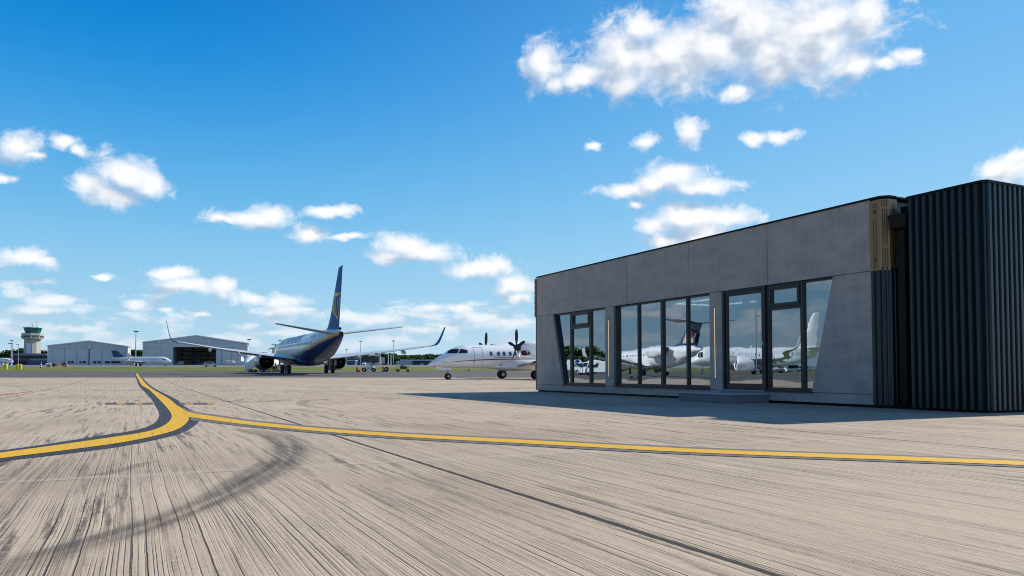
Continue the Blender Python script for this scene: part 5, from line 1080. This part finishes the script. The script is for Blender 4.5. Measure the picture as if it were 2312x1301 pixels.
marker('red and white banded marker post on the grass before the hangar', 92, 196, 819.5, [M_REDS, M_WHITE, M_REDS, M_WHITE, M_REDS])
p_ = gp(112.2, 188); MK = thing('marker_board', p_, 0, 'orange and white marker board on a thin post in the grass', 'marker board'); h = zat(822, 188)-g(188)
MB().tube([(.12, 0, 0), (.12, 0, h)], .05, 6).build('post', M_HANGW, MK); MB().box(-.32, .06, -.05, .05, h-.75, h-.1).build('orange_board', M_ORG, MK); MB().box(.18, .32, -.05, .05, h-.62, h).build('white_board', M_WHITE, MK)
p_ = gp(117, 236); BW = thing('bowser_trailer', p_, R(8), 'white tank trailer with orange end standing left of the cable reel', 'trailer')
MB().rev([(-1.9, .1), (-1.7, .34), (.0, .42), (.1, .42)], (0, 0, .62), 'x', 14).build('tank', M_WHITE, BW, smooth=True); MB().rev([(.11, .42), (.9, .40), (1.0, .2)], (0, 0, .62), 'x', 14).build('hose_reel', M_CHAR, BW, smooth=True); MB().rev([(1.05, .2), (1.2, .38), (1.8, .34), (2.1, .1)], (0, 0, .66), 'x', 14).build('end_cap', M_ORG, BW, smooth=True)
for x in (-1.1, .5): 
    for y in (-.42, .42): wheel(BW, (x, y, .22), .22, .14)
p_ = gp(140, 232); CR = thing('cable_reel', p_, R(35), 'weathered brown cable reel lying near the closed hangar doors', 'cable reel')
MB().rev([(-.05, .12), (-.05, .82), (.05, .82), (.05, .12)], (0, 0, .82), 'x', 20).build('flange', M_BROWN, CR); MB().rev([(.95, .12), (.95, .76), (1.05, .76), (1.05, .12)], (0, 0, .82), 'x', 20).build('flange', M_WHITE, CR); MB().rev([(.052, .5), (.948, .5)], (0, 0, .82), 'x', 16).build('core', M_CHAR, CR)
p_ = gp(149.5, 231); CN = thing('traffic_cone', p_, 0, 'squat orange barrier block beside the cable reel', 'barrier'); MB().loft([[Vector((a*w_, b__*.3, z)) for a, b__ in ((-1, -1), (1, -1), (1, 1), (-1, 1))] for z, w_ in ((0, .62), (.15, .6), (.3, .42), (.62, .34))]).build('body', M_ORG, CN); MB().box(-.4, .4, -.302, -.29, .32, .42).build('band', M_WHITE, CN)
# ---- ground equipment on the taxiway edge
def cart(label, loc, rz, load=True, group=None):
    C = thing('baggage_cart', loc, rz, label, 'cart', group); MB().box(-1.1, 1.1, -.55, .55, .42, .52).build('deck', M_YELP, C)
    m_ = MB()
    for x in (-1.05, 1.05):
        for y in (-.5, .5): m_.tube([(x, y, .52), (x, y, .95)], .03, 6)
    m_.tube([(-1.05, -.5, .95), (1.05, -.5, .95)], .03, 6); m_.tube([(-1.05, .5, .95), (1.05, .5, .95)], .03, 6); m_.build('rail', M_YELP, C)
    for x in (-.85, .85):
        for y in (-.48, .48): wheel(C, (x, y, .24), .24, .16)
    MB().tube([(-1.1, 0, .4), (-2.0, 0, .28)], .04, 6).build('tow_bar', M_YELP, C)
    if load:
        MB().rev([(-.5, .1), (-.45, .28), (.35, .28), (.4, .1)], (0, 0, .8), 'x', 12).build('motor', M_CHAR, C, smooth=True); MB().box(.42, .8, -.3, .3, .53, .98).build('crate', M_BROWN, C); MB().loft([octr(.3, .53, 0, 6), octr(.05, 1.45, 0, 6)]).build('cover', M_CHAR, C)
    return C
def tractor(label, loc, rz):
    C = thing('tow_tractor', loc, rz, label, 'tow tractor'); MB().box(-.95, .95, -.55, .55, .35, .72).build('chassis', M_HANGD, C, bevel=.04); MB().prism([(-.9, .723), (.9, .723), (.8, .98), (-.2, 1.02), (-.8, .95)], -.5, .5).build('hood', M_WHITE, C, bevel=.04)
    MB().box(.35, .75, -.45, .45, .99, 1.12).build('seat', M_CHAR, C); MB().rev([(0, .2), (.03, .2)], (.1, 0, 1.1), 'z', 12).build('steering_wheel', M_CHAR, C)
    for x, y in ((-.78, -.6), (-.78, .6), (.78, -.6), (.78, .6)): wheel(C, (x, y, .36), .36, .26)
    for y in (-.4, .4): MB().box(-.97, -.952, y-.1, y+.1, .5, .62).build('headlight', M_WHITE, C); MB().box(.952, .97, y-.1, y+.1, .5, .62).build('tail_light', M_REDP, C)
    return C
def gpr(px, Y): return gp(px, Y)
tractor('low grey tow tractor with big black wheels right of the airliner', gpr(833, 132), R(4))
CT = cart('yellow railed cart loaded with machinery right of the tow tractor', gpr(909.5, 131), 0)
dup(CT, gpr(622, 131), R(165), 'yellow railed cart loaded with machinery beneath the airliner wing')
def hoseunit(label, px, Y, sc=1.0):
    p_ = gp(px, Y); C = thing('ground_power_unit', p_, 0, label, 'ground unit'); MB().box(-.42*sc, -.02*sc, -.3, .3, .25*sc, .95*sc).build('cabinet', M_YELP, C, bevel=.03); MB().box(-.40*sc, -.06*sc, -.32, -.302, .5*sc, .75*sc).build('panel', M_ORG, C)
    wheel(C, (-.25*sc, 0, .2*sc), .2*sc, .5); wheel(C, (.28*sc, 0, .45*sc), .45*sc, .3, 'large_wheel'); return C
hoseunit('yellow ground unit beside a big black wheel between tractor and cart', 868, 131)
p_ = gp(807.5, 131); C = thing('equipment_post', p_, 0, 'orange and black equipment post with tall thin pole left of the tow tractor', 'post')
MB().tube([(.05, 0, .3), (.05, 0, 2.2)], .03, 6).build('pole', M_CHAR, C); MB().box(-.22, .12, -.2, .2, .3, .78).build('cabinet', M_ORG, C, bevel=.03); wheel(C, (-.1, 0, .16), .16, .5); wheel(C, (.2, 0, .2), .2, .4)
# boarding stairs and tow bar by the left engine
p_ = gp(575, 124); ST = thing('boarding_stairs', p_, R(0), 'white mobile boarding stairs left of the airliner engine', 'boarding stairs')
for y in (-.75, .7): MB().prism([(-1.3, .35), (-.9, .35), (1.7, 2.35), (1.7, 3.25), (1.2, 3.2), (-1.3, 1.25)], y, y+.06).build('side_panel', M_WHITE, ST)
m_ = MB()
for i in range(10): m_.box(-1.0+i*.26, -.74+i*.26, -.685, .695, .45+i*.2, .52+i*.2)
m_.build('tread', M_POLE, ST); MB().box(-1.4, 1.9, -.6, .6, .28, .40).build('chassis', M_CHAR, ST); MB().tube([(1.4, 0, .4), (1.4, 0, 2.2)], .12, 8).build('lift', M_POLE, ST)
for x in (-.6, .0, 1.3):
    for y in (-.6, .6): wheel(ST, (x, y, .24), .24, .18)
p_ = gp(601, 127); TBR = thing('tow_bar', p_, R(5), 'red and yellow tow bar lying under the airliner engine', 'tow bar'); MB().tube([(-1.2, 0, .3), (.2, 0, .3)], .06, 8).build('red_tube', M_REDP, TBR); MB().tube([(.203, 0, .3), (1.2, 0, .3)], .06, 8).build('yellow_tube', M_YELP, TBR); wheel(TBR, (.1, -.3, .16), .16, .1); wheel(TBR, (.1, .3, .16), .16, .1)
# white service tower seen above the left wing
Y = 210; p_ = gp(621, Y); zb = g(Y); zz = lambda r: zat(r, Y)-zb; SV = thing('service_tower', p_, 0, 'white twin column service tower with curved arm above the airliner wing', 'tower')
for x in (-.55, .55): MB().tube([(x, 0, 0), (x, 0, zz(787))], .42, 12).build('column', M_WHITE, SV, smooth=True)
MB().rev([(zz(787)+.002, 1.2), (zz(785.5), 1.25), (zz(785), 1.0)], (0, 0, 0), 'z', 16).build('collar', M_HANGD, SV); MB().tube([(.2, 0, zz(785)+.0), (.2, 0, zz(779.5))], .42, 12).build('mast_head', M_WHITE, SV, smooth=True); MB().box(-.9, .8, -.4, .4, zz(779.4), zz(778)).build('top_box', M_CHAR, SV)
MB().tube([(-.9, 0, zz(786.2)), (-1.5, 0, zz(787.5)), (-1.75, 0, zz(790)), (-1.8, 0, zz(793))], [.16, .15, .12, .08], 8).build('curved_arm', M_HANGD, SV, smooth=True)
# yellow board beyond the turboprop belly
p_ = gp(1058, 150); YB = thing('taxi_sign', p_, 0, 'small yellow board on the grass edge under the turboprop belly', 'sign'); MB().box(-.22, .22, -.06, .06, .12, .50).build('board', M_YELP, YB); MB().box(-.5, -.36, -.05, .05, .1, .55).build('side_post', M_HANGW, YB); MB().box(-.15, .15, -.04, .04, 0, .12).build('foot', M_CHAR, YB)
# ---- trees: tapered trunk with limbs and a crown of leaf clumps
def leafm(name, a, b_):
    m, t, b = newmat(name); n = t.noise(t.obj(), .9, 3, .6); oi = t.n.new('ShaderNodeObjectInfo').outputs['Random']
    c = t.mix(t.sstep(n, .3, .7), a, b_); c = t.mix(t.math('MULTIPLY', oi, .35), c, tuple(v*1.5 for v in b_)); t._in(b.inputs['Base Color'], c); b.inputs['Roughness'].default_value = .7; b.inputs['Specular IOR Level'].default_value = .2; b.inputs['Subsurface Weight'].default_value = 0; return m
M_LEAF = leafm('leaf_green', (.025, .060, .014), (.070, .125, .026)); M_BARK = pm('bark', (.09, .065, .045), .9, 0, .3, 4)
def treeproto(seed, h, w_, n=1300, ls=.33):
    rnd = random.Random(seed); T = thing('tree', (0, 0, 0), 0, 'tree', 'tree', 'trees beyond the airfield')
    m_ = MB(); m_.tube([(0, 0, 0), (.1, 0, h*.2), (-.05, .1, h*.45), (0, 0, h*.75)], [.32, .24, .17, .06], 8)
    blobs = []
    for k in range(11):
        a = rnd.uniform(0, 2*PI); r_ = rnd.uniform(.15, .62)*w_; z = rnd.uniform(.30, .86)*h; br = rnd.uniform(.22, .40)*w_*(1.15-.5*z/h); blobs.append((Vector((r_*math.cos(a)*(1.1-.6*z/h), r_*math.sin(a)*(1.1-.6*z/h), z)), br)); m_.tube([(0, 0, z*.55), blobs[-1][0]*.6+Vector((0, 0, z*.25)), blobs[-1][0]], [.12, .07, .03], 5)
    m_.build('trunk', M_BARK, T, smooth=True); c = MB(); q_ = []; f = []
    for k in range(n):
        b0_, br = rnd.choice(blobs); d = Vector((rnd.gauss(0, 1), rnd.gauss(0, 1), rnd.gauss(0, 1))).normalized(); p_ = b0_+Vector((d.x, d.y, d.z*.8))*br*rnd.uniform(.55, 1.12)
        u = Vector((rnd.gauss(0, 1), rnd.gauss(0, 1), rnd.gauss(0, .6))).normalized(); nn = (d+Vector((rnd.gauss(0, .5), rnd.gauss(0, .5), rnd.gauss(0, .5)))).normalized(); u = (u-nn*u.dot(nn)).normalized(); v = nn.cross(u); s_ = ls*rnd.uniform(.6, 1.5)
        c.add([p_+u*s_, p_+v*s_*.7+nn*s_*.15, p_-u*s_*.9, p_-v*s_*.75-nn*.1*s_], [(0, 1, 2, 3)])
    me = bpy.data.meshes.new('crown'); me.from_pydata(c.v, [], c.f); me.materials.append(M_LEAF); o = bpy.data.objects.new('crown', me); COL.objects.link(o); o.parent = T; return T
TP_ = [treeproto(3, 9, 5.2), treeproto(8, 10, 4.6), treeproto(21, 8, 5.8)]
used = [False]*3; TN = [0]
def tree(px, rt, Y, label, i=None):
    i = TN[0] % 3 if i is None else i; TN[0] += 1; p_ = gp(px, Y); h = zat(rt-1.2, Y)-g(Y); base = (9, 10, 8)[i]*.93; s_ = h/base; rz = random.uniform(0, 6.28)
    if not used[i]: used[i] = True; o = TP_[i]; o.location = p_; o.rotation_euler.z = rz; o.scale = (s_*1.6, s_*1.6, s_); o['label'] = label
    else: o = dup(TP_[i], p_, rz, label, None, (s_*1.6, s_*1.6, s_))
    return o
LT = 'green tree in the row left of the control tower, '; 
for px, rt, lb in ((3, 801, 'lowest'), (13, 797, 'second from the left'), (22, 793.5, 'third from the left'), (32, 795, 'behind the lamp posts'), (42, 793, 'left of the shaft'), (53, 790, 'tallest'), (60, 791, 'against the shaft')): tree(px, rt, 560, LT+lb)
for px, rt, lb in ((86, 792.5, 'just right of the tower shaft'), (93, 794.5, 'between tower and hangar'), (101, 796, 'lowest, at the hangar corner')): tree(px, rt, 560, 'green tree '+lb)
for px, rt, lb in ((292, 790, 'tall, against the hangar corner'), (299, 793, 'left of the lamp mast'), (308, 793.5, 'right of the lamp mast'), (315, 792.5, 'against the open hangar'), (321, 793, 'half hidden by the open hangar')): tree(px, rt, 500, 'tree in the gap between the hangars, '+lb)
RT = [(787, 803.5), (797, 803), (806, 804), (820, 801.5), (829, 802.5), (838, 805), (846, 805), (854, 802.5), (862, 801), (870, 800), (878, 799), (886, 801), (895, 805), (903, 803), (911, 804), (919, 804), (928, 803), (937, 804), (947, 802.8), (956, 804.5), (966, 802.5), (974, 802), (983, 802.5), (992, 803), (1002, 804)]
for i, (px, rt) in enumerate(RT): tree(px, rt, 640+12*(i % 3), 'treeline tree '+('behind the warehouses' if px < 850 else 'in the clump left of the glass terminal' if px < 892 else 'above the glass terminal roof')+', '+['first', 'second', 'third', 'fourth', 'fifth', 'sixth', 'seventh', 'first', 'second', 'third', 'fourth', 'fifth', 'first', 'second', 'third', 'fourth', 'fifth', 'sixth', 'seventh', 'eighth', 'ninth', 'tenth', 'eleventh', 'twelfth', 'thirteenth'][i]+' from the left')
# trees and vans to the left, out of frame, seen mirrored in the glass
for i, (px, rt) in enumerate([(1240, 790), (1262, 788), (1280, 786), (1298, 788), (1316, 785), (1334, 788), (1352, 792), (1370, 796), (1392, 803), (1420, 806), (1452, 806), (1480, 807)]):
    Y = 190; p_ = virt(px, Y); h = (840-rt)*Y/1750+.75-p_.z; ii = i % 3; s_ = h/((9, 10, 8)[ii]*.98)
    dup(TP_[ii], p_, i*1.3, 'bushy tree mirrored in the '+('slanted left window' if px < 1375 else 'four pane window')+', '+['first', 'second', 'third', 'fourth', 'fifth', 'sixth', 'seventh', 'eighth', 'first', 'second', 'third', 'fourth'][i]+' from the left', None, (s_*1.7, s_*1.7, s_))
for i, (px, Y, lb) in enumerate([(1284, 150, 'leftmost pane'), (1304, 156, 'lower centre pane'), (1334, 150, 'right pane'), (1360, 144, 'right edge')]):
    p_ = virt(px, Y); dup(VAN, p_, R(75+60*i), 'white van mirrored in the slanted left window, at its '+lb, 'white vans mirrored in the left window', 1.15)
for i, (px, Y) in enumerate([(1745, 190), (1765, 196), (1790, 188), (1822, 192)]):
    p_ = virt(px, Y); dup(VAN, p_, R(60+50*i), 'white van mirrored under the tail of the white airliner, '+['first', 'second', 'third', 'fourth'][i]+' from the left', 'white vans mirrored under the airliner tail', 1.2)
